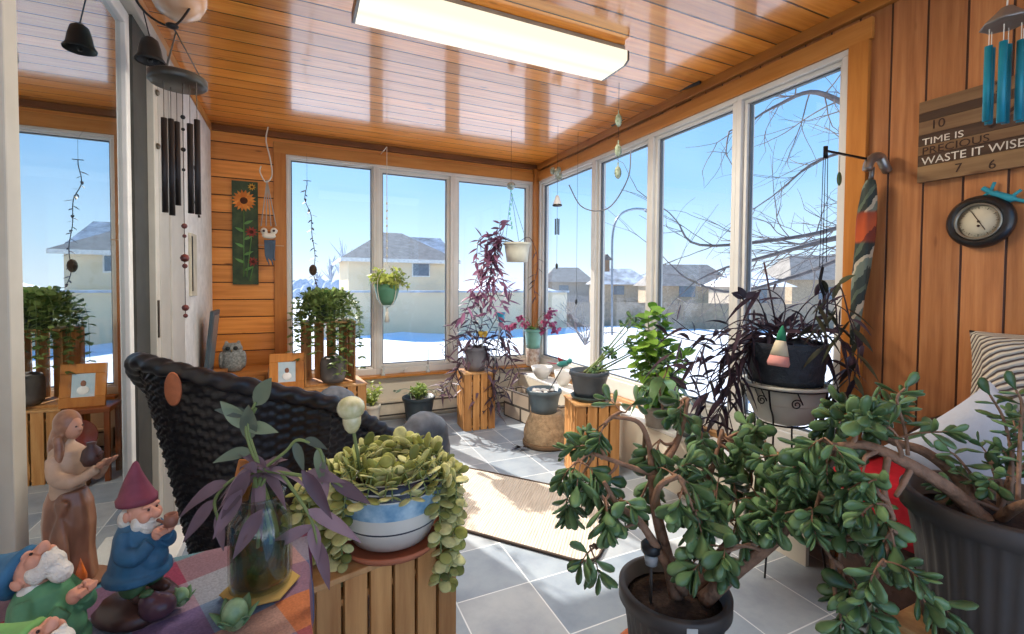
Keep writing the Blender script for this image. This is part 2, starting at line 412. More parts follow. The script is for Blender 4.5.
def mirror_glass():
    t = NT('reflective_patio_glass'); tr = t.n('ShaderNodeBsdfTransparent'); tr.inputs[0].default_value = (.55, .68, .66, 1)
    gl = t.n('ShaderNodeBsdfGlossy'); gl.inputs['Roughness'].default_value = 0; gl.inputs[0].default_value = (.93, .97, .98, 1)
    mx = t.n('ShaderNodeMixShader'); mx.inputs[0].default_value = .72
    t.l(tr.outputs[0], mx.inputs[1]); t.l(gl.outputs[0], mx.inputs[2]); t.l(mx.outputs[0], t.out.inputs[0]); return t.m
MB().box((XL-.028, 1.515, .12), (XL-.022, 2.33, 2.23)).build('door_pane', mirror_glass(), d)
m = MB(); m.box((XL-.03, 2.376, .032), (XL+.004, 2.559, 2.288)); m.build('shaded_gap', pm('dark_gap_shade', '3d3c37', .7), d)  # shade of the gap beside the sash, put into a flush dark panel
m = MB(); m.box((XL+.0, 2.565, .95), (XL+.035, 2.585, 1.12)); m.build('latch_plate', pm('dark_latch', '4a4136', .4, metal=.6), d)
m = MB()
for z in (1.62, 1.86): m.M = Matrix.Translation((XL+.033, 2.59, z+.2)) @ Matrix.Rotation(R(90), 4, 'Y'); m.lathe([(0, 0), (.014, 0), (.014, .006), (.006, .012), (0, .012)], n=14)
m.build('screw_cover', pm('old_brass', '7d7566', .35, metal=.8), d)
# jamb casing boards between door and corner
struct(MB().box((XL, 2.625, 0), (XL+.03, 2.80, 2.34)).build('trim_13', pm('taupe_casing', 'a9a49a', .5, var=.06), bevel=.004))
struct(MB().box((XL, 2.86, 0), (XL+.025, 3.14, 2.34)).build('trim_14', pm('grey_casing', 'b3aea5', .5, var=.06), bevel=.004))
struct(MB().box((XL, 3.2, 0), (XL+.015, YB-.045, 2.34)).build('trim_15', pm('chipped_white_board', 'd9d6d0', .6, var=.12, scale=14, bump=.3), bevel=.003))
# white lower threshold ledge by the door
struct(MB().box((XL+.05, 1.42, 0), (XL+.14, 2.62, .05)).build('trim_16', white_p, bevel=.004))
# shell of the house room behind the patio glass, dimness put into its colour
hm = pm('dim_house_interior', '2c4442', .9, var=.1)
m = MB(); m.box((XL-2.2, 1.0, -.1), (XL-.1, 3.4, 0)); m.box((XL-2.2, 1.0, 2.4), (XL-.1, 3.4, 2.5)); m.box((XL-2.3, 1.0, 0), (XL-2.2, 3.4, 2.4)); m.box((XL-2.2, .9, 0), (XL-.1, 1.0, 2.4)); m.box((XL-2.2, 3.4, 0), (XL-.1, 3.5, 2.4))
struct(m.build('house_interior', hm))
# ================================================================== OUTDOORS
snow = pm('snow', 'eef2f8', .75, var=.05, scale=.6, bump=.4, bscale=1.2)
m = MB(); N = 60; vs = []; fs = []
for i in range(N+1):
    for j in range(N+1):
        x = -35+110*i/N; y = -12+110*j/N
        z = -.42+.10*math.sin(x*.7+1)*math.cos(y*.5)+.07*math.sin(x*1.9+y*1.3)
        if XL-3.2 < x < XR+1 and y < YB+1: z = -.6
        vs.append((x, y, z))
fs = [(i*(N+1)+j, (i+1)*(N+1)+j, (i+1)*(N+1)+j+1, i*(N+1)+j+1) for i in range(N) for j in range(N)]
m.add(vs, fs, 0, True); struct(m.build('snow_ground', snow))
stucco = pm('beige_stucco', 'e3cda8', .85, var=.05, scale=.8); shingle = pm('grey_shingles', '8f8982', .9, var=.2, scale=3, bump=.2, bscale=12)
snowroof = pm('patchy_snow_roof', '8d8984', .9, col2='dfe3ea', scale=1.3); trimw = pm('house_trim_white', 'd7d2c8', .6)
darkwin = pm('house_window_glass', '66727c', .2)
def house(label, x0, x1, y0, y1, zb, ze, zr, ridge='x', roofm=None, wallm=None, hip=1.2, wins=(), group=None, over=.45):
    h = thing('house', label, 'house', ((x0+x1)/2, (y0+y1)/2, zb), group)
    MB().box((x0, y0, zb), (x1, y1, ze)).build('wall', wallm or stucco, h)
    a0, a1, b0, b1 = x0-over, x1+over, y0-over, y1+over; m = MB(); ym = (b0+b1)/2; xm = (a0+a1)/2
    if ridge == 'x': r0, r1 = (a0+hip, ym, zr), (a1-hip, ym, zr)
    else: r0, r1 = (xm, b0+hip, zr), (xm, b1-hip, zr)
    vs = [(a0, b0, ze), (a1, b0, ze), (a1, b1, ze), (a0, b1, ze), r0, r1]
    if ridge == 'x': fs = [(0, 1, 5, 4), (1, 2, 5), (2, 3, 4, 5), (3, 0, 4), (0, 3, 2, 1)]
    else: fs = [(0, 1, 4), (1, 2, 5, 4), (2, 3, 5), (3, 0, 4, 5), (0, 3, 2, 1)]
    m.add(vs, fs); m.build('roof', roofm or shingle, h)
    m = MB(); m.box((a0, b0-.02, ze-.22), (a1, b0+.02, ze)); m.box((a0-.02, b0, ze-.22), (a0+.02, b1, ze)); m.build('fascia', trimw, h)
    for (fx, wz, ww, wh) in wins:
        wx = x0+fx*(x1-x0); w = MB().box((wx-ww/2-.08, y0-.06, wz-.08), (wx+ww/2+.08, y0-.01, wz+wh+.08)).build('window', trimw, h)
        MB().box((wx-ww/2, y0-.09, wz), (wx+ww/2, y0-.065, wz+wh)).build('pane', darkwin, w)
    return h
h = house('two storey beige stucco house with grey hip roof across the yard, seen through back windows', 2.6, 9.0, 29, 36, -.6, 2.75, 4.75, 'x', wins=((.68, 1.75, 1.0, .75),), hip=3)
house('low rear wing of the beige house with patchy snow roof, behind its right end', 6.2, 11.5, 37, 43, -.6, 3.2, 5.3, 'x', roofm=snowroof, hip=.6)
house('beige garage with snow covered low roof right of the two storey house', 8.2, 12.0, 21, 25, -.6, .8, 1.7, 'x', roofm=snow, hip=2.2)
t = thing('garden_wall', 'long beige rendered yard wall with dark snowy cap across the back yard', 'wall', (3, 15, -.5))
MB().box((.4, 15, -.6), (9.2, 15.2, .93)).build('wall_panel', stucco, t); MB().box((.35, 14.93, .932), (9.25, 15.27, 1.0)).build('coping', snowroof, t)
greyh = pm('grey_siding', '9d9284', .85); tan = pm('tan_siding', 'a8957b', .85)
for i, (px0, px1, t0, e, rr, rm, wm, lb) in enumerate((
    (545, 592, 42, 1.5, 2.9, shingle, greyh, 'grey distant bungalow with snow edged roof, leftmost through the right windows'),
    (598, 650, 36, 1.3, 2.6, snowroof, tan, 'tan distant bungalow with snowy roof behind the birdhouse'),
    (655, 735, 30, 1.2, 2.7, shingle, tan, 'wide tan distant bungalow with grey roof seen through the third right window'),
    (748, 785, 20, 1.2, 2.1, snow, greyh, 'low distant shed under a white snow roof behind the hanging hook wires'),
    (792, 880, 26, 1.6, 3.1, shingle, tan, 'tan distant house with brown grey roof, nearest behind the big bare tree'))):
    a = D(px0, 290, t0); b = D(px1, 290, t0)
    hx = thing('house', lb, 'house', (0, 0, 0)); c = (a+b)/2; w = (b-a).length; ang = math.atan2((b-a).y, (b-a).x)
    Mx = Matrix.Translation((c.x, c.y, 0)) @ Matrix.Rotation(ang, 4, 'Z')
    m = MB(); m.M = Mx; m.box((-w/2, 0, -.8), (w/2, 4, e)); m.build('wall', wm, hx)
    m = MB(); m.M = Mx; m.add([(-w/2-.3, -.4, e), (w/2+.3, -.4, e), (w/2+.3, 4.4, e), (-w/2-.3, 4.4, e), (-w/2+1, 2, rr), (w/2-1, 2, rr)], [(0, 1, 5, 4), (1, 2, 5), (2, 3, 4, 5), (3, 0, 4), (0, 3, 2, 1)]); m.build('roof', rm, hx)
    m = MB(); m.M = Mx; m.box((-w*.2, -.05, .5), (w*.0, -.01, 1.2)); m.build('window', darkwin, hx)
# low fence line
t0 = thing('yard_fence', 'low brown board fence crossing the snow in front of the distant houses', 'fence', (10, 14, -.5))
a = D(540, 300, 18); b = D(930, 300, 17); m = MB(); m.beam((a.x, a.y, .05), (b.x, b.y, .05), .08, 1.0); m.build('fence_boards', pm('weathered_fence', 'a08d76', .9), t0)
# bare tree: recursive
bark = pm('pale_grey_bark', '6f6660', .9, var=.3, scale=6, bump=.5); twigm = pm('twig_bark', '6b6462', .9, var=.2)
def grow(mb, p, d, L, r, lvl, mind=.0):
    if lvl == 0 or r < .0025: return
    n = 5; pts = [p]; q = p.copy(); dd = d.copy()
    for i in range(n):
        dd = (dd+V(U(-1, 1), U(-1, 1), U(-1, 1))*.16).normalized(); q = q+dd*L/n; pts.append(q.copy())
    mb.tube(pts, taper(r, r*.6, n+1), 6 if r > .015 else 4, 0, False)
    for k in range(3 if lvl > 2 else 4):
        j = rnd.choice((2, 3, 4, 5)) if k else 5
        nd = (dd+rdir(0, .8)*U(.45, .85)).normalized()
        grow(mb, pts[j], nd, L*U(.6, .85), r*(.62 if k == 0 else U(.4, .55)), lvl-1)
tr = thing('bare_tree', 'large leafless tree with pale spreading branches outside the rightmost window', 'tree', (5.6, 2.2, -.5))
m = MB(); b0 = V(5.9, 2.1, -.5)
m.tube([b0, b0+V(.05, .1, 1.2), b0+V(-.05, .2, 2.6), b0+V(0, .2, 4.2)], [.16, .14, .12, .08], 10); m.build('trunk', bark, tr)
m = MB(); rnd.seed(5)
def limb(pts, r0, r1):
    P = bez(pts, 5); rs = taper(r0, r1, len(P)); m.tube(P, rs, 8, 0, False)
    for i in range(3, len(P), 2):
        dd = (P[i]-P[i-1]).normalized()
        for _ in range(2): grow(m, P[i], (dd*.7+rdir(0, .9)).normalized(), U(.35, .65), min(rs[i]*.35, .009), 3)
    grow(m, P[-1], (P[-1]-P[-2]).normalized(), .6, r1*.9, 4)
T5 = 5.4
limb([V(5.85, 2.3, 2.4), D(880, 120, 5.6), D(846, 104, T5), D(810, 92, T5), D(772, 108, T5)], .05, .018)
limb([V(5.85, 2.3, 1.3), D(890, 230, 5.7), D(846, 236, T5), D(805, 246, T5), D(745, 262, T5)], .055, .016)
limb([V(5.85, 2.3, 1.5), D(890, 205, 5.9), D(846, 225, 5.8), D(790, 238, 5.6), D(700, 245, 5.6), D(676, 220, 5.6)], .045, .008)
limb([V(5.85, 2.3, 1.0), D(880, 250, 5.7), D(800, 275, 5.8), D(735, 292, 5.6), D(690, 280, 5.6), D(668, 262, 5.6)], .035, .006)
limb([V(5.85, 2.3, 2.0), D(880, 150, 5.7), D(820, 160, 5.5), D(780, 190, 5.5)], .03, .009)
m.build('branches', twigm, tr)
# shrub twigs outside second right window + far trees
tr = thing('bare_shrub', 'small bare shrub in the snow outside the corner window', 'shrub', D(600, 345, 7)); m = MB()
for k in range(9): grow(m, D(585, 345, 7), (V(U(-.5, .5), U(-.5, .5), .6)).normalized(), .35, .012, 4)
m.build('twigs', twigm, tr)
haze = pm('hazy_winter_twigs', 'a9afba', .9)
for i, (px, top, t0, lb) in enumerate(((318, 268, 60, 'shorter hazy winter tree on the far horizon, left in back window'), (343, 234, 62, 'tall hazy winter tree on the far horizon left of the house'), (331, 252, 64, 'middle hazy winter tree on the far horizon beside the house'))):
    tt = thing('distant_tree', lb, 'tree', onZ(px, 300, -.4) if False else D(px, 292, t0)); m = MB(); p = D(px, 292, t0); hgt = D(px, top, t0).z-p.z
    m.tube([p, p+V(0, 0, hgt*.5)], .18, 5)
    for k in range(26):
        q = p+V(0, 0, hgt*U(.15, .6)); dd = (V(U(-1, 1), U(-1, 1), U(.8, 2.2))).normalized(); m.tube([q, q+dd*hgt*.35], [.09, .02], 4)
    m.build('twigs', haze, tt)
# far hedge strip (distant bush line)
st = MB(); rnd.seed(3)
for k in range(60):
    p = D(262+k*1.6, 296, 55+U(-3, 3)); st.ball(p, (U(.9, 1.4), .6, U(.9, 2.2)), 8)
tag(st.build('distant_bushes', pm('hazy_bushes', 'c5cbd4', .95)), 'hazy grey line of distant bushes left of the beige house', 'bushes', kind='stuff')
# street lamp with curved arm
t = thing('street_lamp', 'thin curved arm street lamp beyond the second right window', 'street lamp', (D(612, 330, 14).x, D(612, 330, 14).y, -.45)); pmt = pm('lamp_post_grey', '8a8f96', .4, metal=.6)
p0 = D(612, 340, 14); MB().tube(bez([p0, D(612, 270, 14), D(613, 232, 14), D(620, 215, 14), D(634, 209, 14), D(648, 210, 14)], 6), .035, 8).build('pole', pmt, t)
MB().ball(D(650, 211, 14), (.22, .1, .07)).build('lamp_head', pmt, t)
t = thing('birdhouse', 'small brown birdhouse on a thin pole in the snow outside', 'birdhouse', (D(603, 330, 8).x, D(603, 330, 8).y, -.45))
p = D(603, 270, 8); MB().tube([(p.x, p.y, -.45), p], .02, 6).build('pole', pmt, t)
m = MB(); m.cb(p+V(0, 0, .07), (.16, .16, .2)); m.build('box', wood('birdhouse_wood', '6d5540', '8f7256'), t)
m = MB(); m.M = Matrix.Translation(p+V(0, 0, .17)); m.add([(-.12, -.12, 0), (.12, -.12, 0), (.12, .12, 0), (-.12, .12, 0), (0, -.12, .1), (0, .12, .1)], [(0, 1, 4), (1, 2, 5, 4), (2, 3, 5), (3, 0, 4, 5), (0, 3, 2, 1)]); m.build('roof', bark, t)
# ================================================================== LIGHT
w = bpy.data.worlds.new('sky'); SC.world = w; w.use_nodes = True; nt = w.node_tree; nt.nodes.clear()
o = nt.nodes.new('ShaderNodeOutputWorld'); bg = nt.nodes.new('ShaderNodeBackground'); tc = nt.nodes.new('ShaderNodeTexCoord'); sp = nt.nodes.new('ShaderNodeSeparateXYZ')
cr = nt.nodes.new('ShaderNodeValToRGB'); nt.links.new(tc.outputs['Generated'], sp.inputs[0]); nt.links.new(sp.outputs[2], cr.inputs[0]); nt.links.new(cr.outputs[0], bg.inputs[0]); nt.links.new(bg.outputs[0], o.inputs[0])
E = cr.color_ramp.elements; E[0].position = 0; E[0].color = lin('d6e5f2'); E[1].position = .9; E[1].color = lin('3f86d2')
for p_, c_ in ((.07, 'bcd9f1'), (.2, '90bfec'), (.42, '66a3e2')): e = E.new(p_); e.color = lin(c_)
bg.inputs[1].default_value = 1.35
def lamp(kind, name, loc, energy, color=(1, 1, 1), rot=None, **kw):
    l = bpy.data.lights.new(name, kind); l.energy = energy; l.color = color
    for a, b in kw.items(): setattr(l, a, b)
    ob = bpy.data.objects.new(name, l); COL.objects.link(ob); ob.location = loc
    if rot is not None: ob.rotation_euler = rot
    return ob
sd = V(.33*math.cos(R(37)), -.944*math.cos(R(37)), -math.sin(R(37)))
s = lamp('SUN', 'sun', (0, 10, 10), 8.0, (1, .93, .82), angle=R(.6)); s.rotation_euler = sd.to_track_quat('-Z', 'Y').to_euler()
l = lamp('AREA', 'fill_light', (-.1, -.8, 1.9), 12, (1, .95, .88), shape='RECTANGLE', size=1.6, size_y=1.1)  # added fill lamp behind the camera, brightens the room
l.rotation_euler = (V(1.0, 3, .9)-Vector(l.location)).to_track_quat('-Z', 'Y').to_euler(); l.visible_glossy = False
# camera
c = bpy.data.cameras.new('camera'); co = bpy.data.objects.new('camera', c); COL.objects.link(co)
c.sensor_width = 36; c.lens = 36*F/1024; c.shift_y = -(317-CY)/1024; c.clip_start = .02; c.clip_end = 500
co.matrix_world = Matrix(((RT.x, UP.x, -FW.x, EYE.x), (RT.y, UP.y, -FW.y, EYE.y), (RT.z, UP.z, -FW.z, EYE.z), (0, 0, 0, 1)))
SC.camera = co
SC.view_settings.view_transform = 'Standard'; SC.view_settings.exposure = .24
# ================================================================== FURNITURE & CONTAINERS
soil = pm('potting_soil', '3a2d24', .95, var=.4, scale=60, bump=.8, bscale=120)
crate_w = wood('crate_pine', 'a8703c', 'cf9a5f', 2, .55); crate_wy = wood('crate_pine_light', 'b98550', 'd9ab74', 2, .55)
terra = pm('terracotta', 'b4694a', .7, var=.1); grey_pl = pm('slate_grey_plastic', '565c60', .45, var=.08); char_pl = pm('charcoal_plastic', '433d39', .5, var=.1)
# fluorescent ceiling fixture
L0, L1, M0, M1 = .205, 1.49, 1.865, 2.11
t = thing('ceiling_light', 'long fluorescent ceiling fixture with wraparound glowing acrylic lens', 'light', ((L0+L1)/2, (M0+M1)/2, H-.001))
MB().box((L0+.01, M0+.02, 2.362), (L1-.01, M1-.02, H-.002)).build('housing', pm('light_housing', '8a7f70', .5), t, bevel=.003)
m = MB(); y0, y1 = M0, M1; pr = [(y0, 2.365), (y0, 2.318), (y0+.03, 2.302), (y1-.03, 2.302), (y1, 2.318), (y1, 2.365)]
vs = [(L0+.012, a, b) for a, b in pr]+[(L1-.012, a, b) for a, b in pr]
m.add(vs, [(i, i+1, i+7, i+6) for i in range(5)]+[(5, 0, 6, 11)])
def lens_mat():
    t2 = NT('glowing_acrylic_lens'); e = t2.n('ShaderNodeEmission'); tc = t2.n('ShaderNodeTexCoord').outputs['Object']; sp = t2.n('ShaderNodeSeparateXYZ'); t2.l(tc, sp.inputs[0])
    q = t2.math('ABSOLUTE', t2.math('SUBTRACT', t2.math('ABSOLUTE', sp.outputs[1]), .06))
    t2.l(t2.ramp(q, [(0, (1.0, .97, .86, 1)), (.03, (1, .93, .76, 1)), (.062, (.95, .84, .62, 1))]), e.inputs[0]); e.inputs[1].default_value = 1.15
    t2.l(e.outputs[0], t2.out.inputs[0]); return t2.m
m.build('lens', lens_mat(), t)
for x in (L0, L1-.012):
    m = MB(); m.add([(x+dx, a, b) for dx in (0, .012) for a, b in pr], [(0, 1, 2, 3, 4, 5), (11, 10, 9, 8, 7, 6)]+[(i, i+6, (i+1) % 6+6, (i+1) % 6) for i in range(6)])
    m.build('end_cap', pm('brushed_end_cap', '6d6a66', .35, metal=.7), t)
lamp('AREA', 'fluorescent_tubes', ((L0+L1)/2, (M0+M1)/2, 2.29), 50, (1, .94, .84), rot=(0, 0, 0), shape='RECTANGLE', size=1.2, size_y=.2).visible_glossy = False
# window blind cord / dark channel on the ceiling edge
t = tag(MB().tube(bez([onX(612, 125, XR-.05), onX(660, 98, XR-.05), onX(700, 82, XR-.05)], 6), .012, 6).build('cable_channel', pm('black_cable', '1e1a18', .5)), 'black cable running along the ceiling above the right windows', 'cable')
# rug
C0 = V(1.13, 1.60, 0); ud = V(-.64, .768, 0); nd = V(.768, .64, 0)
def rrect(L, W, r, n=6):
    pts = []
    for cx, cy, a0 in ((r, r, 180), (L-r, r, 270), (L-r, W-r, 0), (r, W-r, 90)):
        for k in range(n+1): a = R(a0+90*k/n); pts.append((cx+r*math.cos(a), cy+r*math.sin(a)))
    return pts
t = thing('woven_rug', 'beige striped woven runner rug with dark bound edge on the sunlit tiles', 'rug', (C0.x, C0.y, 0))
pts = [C0+ud*a+nd*b for a, b in rrect(1.55, .66, .09)]
m = MB(); n = len(pts); m.add([p+V(0, 0, .002) for p in pts]+[p+V(0, 0, .009) for p in pts], [tuple(range(n, 2*n))]+[(i, (i+1) % n, n+(i+1) % n, n+i) for i in range(n)])
def rug_mat():
    t2 = NT('beige_flatweave'); b = t2.n('ShaderNodeBsdfPrincipled'); tc = t2.n('ShaderNodeTexCoord').outputs['Object']
    mp = t2.n('ShaderNodeMapping'); mp.inputs['Rotation'].default_value = (0, 0, R(40)); t2.l(tc, mp.inputs[0])
    sc = t2.scale(mp.outputs[0], (22, 60, 1)) if False else t2.scale(mp.outputs[0], (60, 4, 1))
    nn = t2.noise(sc, 2, 3); w = t2.n('ShaderNodeTexWave', bands_direction='X'); w.inputs['Scale'].default_value = 22; t2.l(mp.outputs[0], w.inputs[0])
    c = t2.ramp(nn, [(.3, lin('a79a8b')), (.6, lin('c9beb0'))]); c = t2.mix(.25, c, t2.ramp(w.outputs[0], [(0, lin('988b7e')), (1, lin('d8cec2'))]))
    t2.l(c, b.inputs[0]); b.inputs['Roughness'].default_value = .95
    bn = t2.n('ShaderNodeBump'); bn.inputs['Strength'].default_value = .5; bn.inputs['Distance'].default_value = .004; t2.l(w.outputs[0], bn.inputs['Height']); t2.l(bn.outputs[0], b.inputs['Normal'])
    t2.l(b.outputs[0], t2.out.inputs[0]); return t2.m
m.build('rug_body', rug_mat(), t)
MB().tube([p+V(0, 0, .008) for p in pts], .007, 6, closed=True).build('bound_edge', pm('dark_braid', '4a3f38', .9), t)
# crates -------------------------------------------------------------
def crate(t, c, w, d_, h, ang, ns, gap=.35, top=True, open_front=False, mat=None, shelf=False):
    """slatted crate standing on end; c = base centre"""
    mat = mat or crate_w; Mx = Matrix.Translation(c) @ Matrix.Rotation(ang, 4, 'Z')
    th = .012
    def side(x0, x1, y, ax, nm, k):
        m = MB(); m.M = Mx; W = (x1-x0)/k; sw = W*(1-gap*.45)
        for i in range(k):
            a = x0+W*i+(W-sw)/2
            if ax == 'x': m.box((a, y-th/2, 0), (a+sw, y+th/2, h))
            else: m.box((y-th/2, a, 0), (y+th/2, a+sw, h))
        m.build(nm, mat, t, bevel=.0015)
    if not open_front: side(-w/2, w/2, -d_/2+th/2, 'x', 'slat_panel', ns)
    side(-w/2, w/2, d_/2-th/2, 'x', 'slat_panel', ns)
    side(-d_/2+th, d_/2-th, -w/2+th/2, 'y', 'slat_panel', ns); side(-d_/2+th, d_/2-th, w/2-th/2, 'y', 'slat_panel', ns)
    i = th+.001
    for z in ((.02, .05), (h-.06, h-.014)) if not open_front else ((.0, .014),):
        m = MB(); m.M = Mx; m.box((-w/2+i, -d_/2+i, z[0]), (w/2-i, d_/2-i, z[0]+.014)); m.build('end_board', mat, t)
    if top:
        m = MB(); m.M = Mx; m.box((-w/2-.004, -d_/2-.004, h+.0005), (w/2+.004, d_/2+.004, h+.014)); m.build('top_board', crate_wy, t, bevel=.003)
# lathe pot
def pot(t, c, rt, rb, h, mat, rim=.012, rimh=.03, wall=.005, soil_at=.88, soilm=None, ribs=0, name='pot'):
    m = MB(); wob = (lambda i, a: 1+.016*math.cos(a*ribs) if 0 < i < 5 else 1) if ribs else None
    rr = lambda q: rb+(rt-rb)*q
    m.lathe([(0, 0), (rb, 0), (rr(.3), h*.3), (rr(.6), h*.6), (rr(1)-.002, h-rimh-.003), (rt, h-rimh), (rt+rim, h-rimh+.003), (rt+rim, h-.003), (rt+rim-.003, h), (rt-wall, h), (rr(soil_at)-wall, h*soil_at-.012), (0, h*soil_at-.014)], c, ribs*4 if ribs else 32, wob=wob)
    m.build(name, mat, t)
    s = MB(); s.lathe([(rr(soil_at)-wall-.001, h*soil_at-.008), (rt*.5, h*soil_at), (0, h*soil_at+.002)], c, 24); s.build('soil', soilm or soil, t)
def saucer(t, c, r, h, mat, name='saucer'):
    MB().lathe([(0, 0), (r*.86, 0), (r, h), (r-.006, h), (r*.84, .006), (0, .006)], c, 32).build(name, mat, t)
# front crate (right of table)
t = thing('wooden_crate', 'slatted pine crate standing on end beside the plaid table, under the striped bowl planter', 'crate', (.145, 1.155, 0))
crate(t, V(.150, 1.165, 0), .335, .29, .582, R(14), 6, gap=.3)
CR1 = .5965
# purple plant crate at the back
t = thing('wooden_crate', 'small sunlit pine crate standing on end under the grey pot of purple spidery plant', 'crate', (1.35, 3.66, 0))
crate(t, V(1.35, 3.66, 0), .27, .25, .46, R(-3), 4)
# right crate under dark grey pot
t = thing('wooden_crate', 'pine crate with pale top under the dark grey pot beside the right windows', 'crate', (1.70, 2.46, 0))
crate(t, V(1.70, 2.46, 0), .29, .27, .455, R(-16), 4)
# back-left stack
bl = V(.22, 3.78, 0)
t = thing('wooden_crate', 'lower slatted pine crate in the back left window corner, carrying the open crate', 'crate', bl)
crate(t, bl, .44, .34, .43, R(6), 6)
t = thing('wooden_crate', 'upper open fronted pine crate framing a grey pot, topmost in the back left window corner', 'crate', (bl.x-.03, bl.y+.01, .446))
crate(t, V(bl.x-.03, bl.y+.01, .446), .36, .28, .46, R(6), 4, gap=.5, open_front=True, top=False)
m = MB(); m.M = Matrix.Translation((bl.x-.03, bl.y+.01, .446)) @ Matrix.Rotation(R(6), 4, 'Z'); m.box((-.18, -.14, .461), (.18, .14, .473)); m.build('top_board', crate_wy, t, bevel=.002)
UC = .446+.474
# low stool + frame
st = thing('small_stool', 'small brown wooden stool in the back left corner behind the black wicker chair', 'stool', (-.14, 3.62, 0))
m = MB(); m.box((-.24, 3.50, .42), (-.015, 3.72, .45)); m.build('seat', wood('brown_stool', '7a3f20', '95552e', 0), st, bevel=.006)
for x in (-.22, -.035):
    for y in (3.52, 3.70): MB().beam((x, y, 0), (x, y, .42), .025, .025).build('leg', wood('brown_stool_leg', '6f391c', '8a4c28', 2), st)
t = thing('photo_frame', 'square golden wood photo frame with a small portrait, propped in the back left corner', 'photo frame', (-.13, 3.6, .431))
Mf = Matrix.Translation((-.09, 3.56, .451)) @ Matrix.Rotation(R(-10), 4, 'X')
m = MB(); m.M = Mf
for a in ((-.11, 0, .11, .06), (-.11, .2, .11, .26), (-.11, .06, -.055, .2), (.055, .06, .11, .2)): m.box((a[0], 0, a[1]), (a[2], .018, a[3]))
m.build('frame', trimz_m, t, bevel=.003)
m = MB(); m.M = Mf; m.box((-.055, .004, .06), (.055, .012, .2)); m.build('photograph', pm('pale_photo', 'd5dde0', .3, col2='a9c0c8', scale=16), t)
m = MB(); m.M = Mf; m.ball((0, .004, .14), (.014, .002, .019)); m.ball((0, .004, .1), (.03, .002, .026), m=1); m.build('portrait', [pm('portrait_skin', '8a5a44', .5), pm('portrait_shirt', 'e8e4de', .5)], t)
t = thing('wall_mask', 'dark reddish brown rounded wooden bowl leaning below the photo frame', 'bowl', (-.1, 3.5, .3))
t.name = 'wooden_bowl'
m = MB(); m.M = Matrix.Translation((-.10, 3.46, .30)) @ Matrix.Rotation(R(78), 4, 'X'); m.lathe([(0, -.03), (.06, -.022), (.095, .0), (.1, .012), (.094, .012), (.055, -.012), (0, -.018)]); m.build('bowl', pm('red_brown_wood', '6b2a1c', .35, coat=.4), t)
m = MB(); m.box((-.14, 3.44, 0), (-.06, 3.52, .2)); tag(m.build('log_block', wood('log', '6a4326', '8a5a35')), 'short brown wood block standing on the floor under the leaning wooden bowl', 'wood block')
# small cabinet holding owl and board
t = thing('corner_cabinet', 'low pine cabinet in the back left corner under the owl figurine', 'cabinet', (-.42, 3.95, 0))
MB().box((-.6, 3.78, 0), (-.22, 4.10, .56)).build('body', wood('cab_pine', 'a9672f', 'c2803f', 0), t, bevel=.004)
MB().box((-.58, 3.768, .04), (-.24, 3.779, .53)).build('door', wood('cab_pine_door', 'b4722f', 'cc8b46', 2), t, bevel=.003)
# ---------------------------------------------------------------- table + cloth
tt = thing('side_table', 'low wooden side table under the plaid cloth at the bottom left', 'table', (-.27, .6, 0))
tw = wood('table_wood', '4a2f20', '6b442c', 0, .4)
MB().box((-.575, .22, .715), (.0, .925, .738)).build('table_top', tw, tt, bevel=.004)
for x in (-.55, -.03):
    for y in (.26, .89): MB().beam((x, y, 0), (x, y, .714), .04, .04).build('leg', tw, tt)
def plaid():
    t2 = NT('patchwork_plaid_cloth'); b = t2.n('ShaderNodeBsdfPrincipled'); tc = t2.n('ShaderNodeTexCoord').outputs['Object']
    mp = t2.n('ShaderNodeMapping'); mp.inputs['Rotation'].default_value = (0, 0, R(-22)); t2.l(tc, mp.inputs[0]); sp = t2.n('ShaderNodeSeparateXYZ'); t2.l(mp.outputs[0], sp.inputs[0])
    S = ['9c4450', '46708c', '7d4763', '73858e', 'a05c40', '45425f', '9a4650', '567468']
    T = ['b5604a', '6d8aa0', '7b3a5c', 'c47b4a', '546b93', '9f98a0', '8c3040', '4a7f8c']
    def st(sock, pal, k):
        f = t2.math('FRACT', t2.math('ADD', t2.math('DIVIDE', sock, .60), k))
        return t2.ramp(f, [(i/len(pal), lin(c)) for i, c in enumerate(pal)], 'CONSTANT')
    c = t2.mix(.5, st(sp.outputs[0], S, .1), st(sp.outputs[1], T, .35))
    nn = t2.noise(t2.scale(mp.outputs[0], (300, 300, 300)), 1, 2); c = t2.mix(.35, c, t2.ramp(nn, [(.3, (.02, .02, .03, 1)), (.7, (.45, .42, .42, 1))]), 'OVERLAY')
    t2.l(c, b.inputs[0]); b.inputs['Roughness'].default_value = .9
    bn = t2.n('ShaderNodeBump'); bn.inputs['Strength'].default_value = .3; bn.inputs['Distance'].default_value = .002; t2.l(nn, bn.inputs['Height']); t2.l(bn.outputs[0], b.inputs['Normal'])
    t2.l(b.outputs[0], t2.out.inputs[0]); return t2.m
m = MB(); nx, ny = 40, 44; vs = []
x0, x1, y0, y1, zt, dr = -.577, .004, .215, .93, .7405, .10
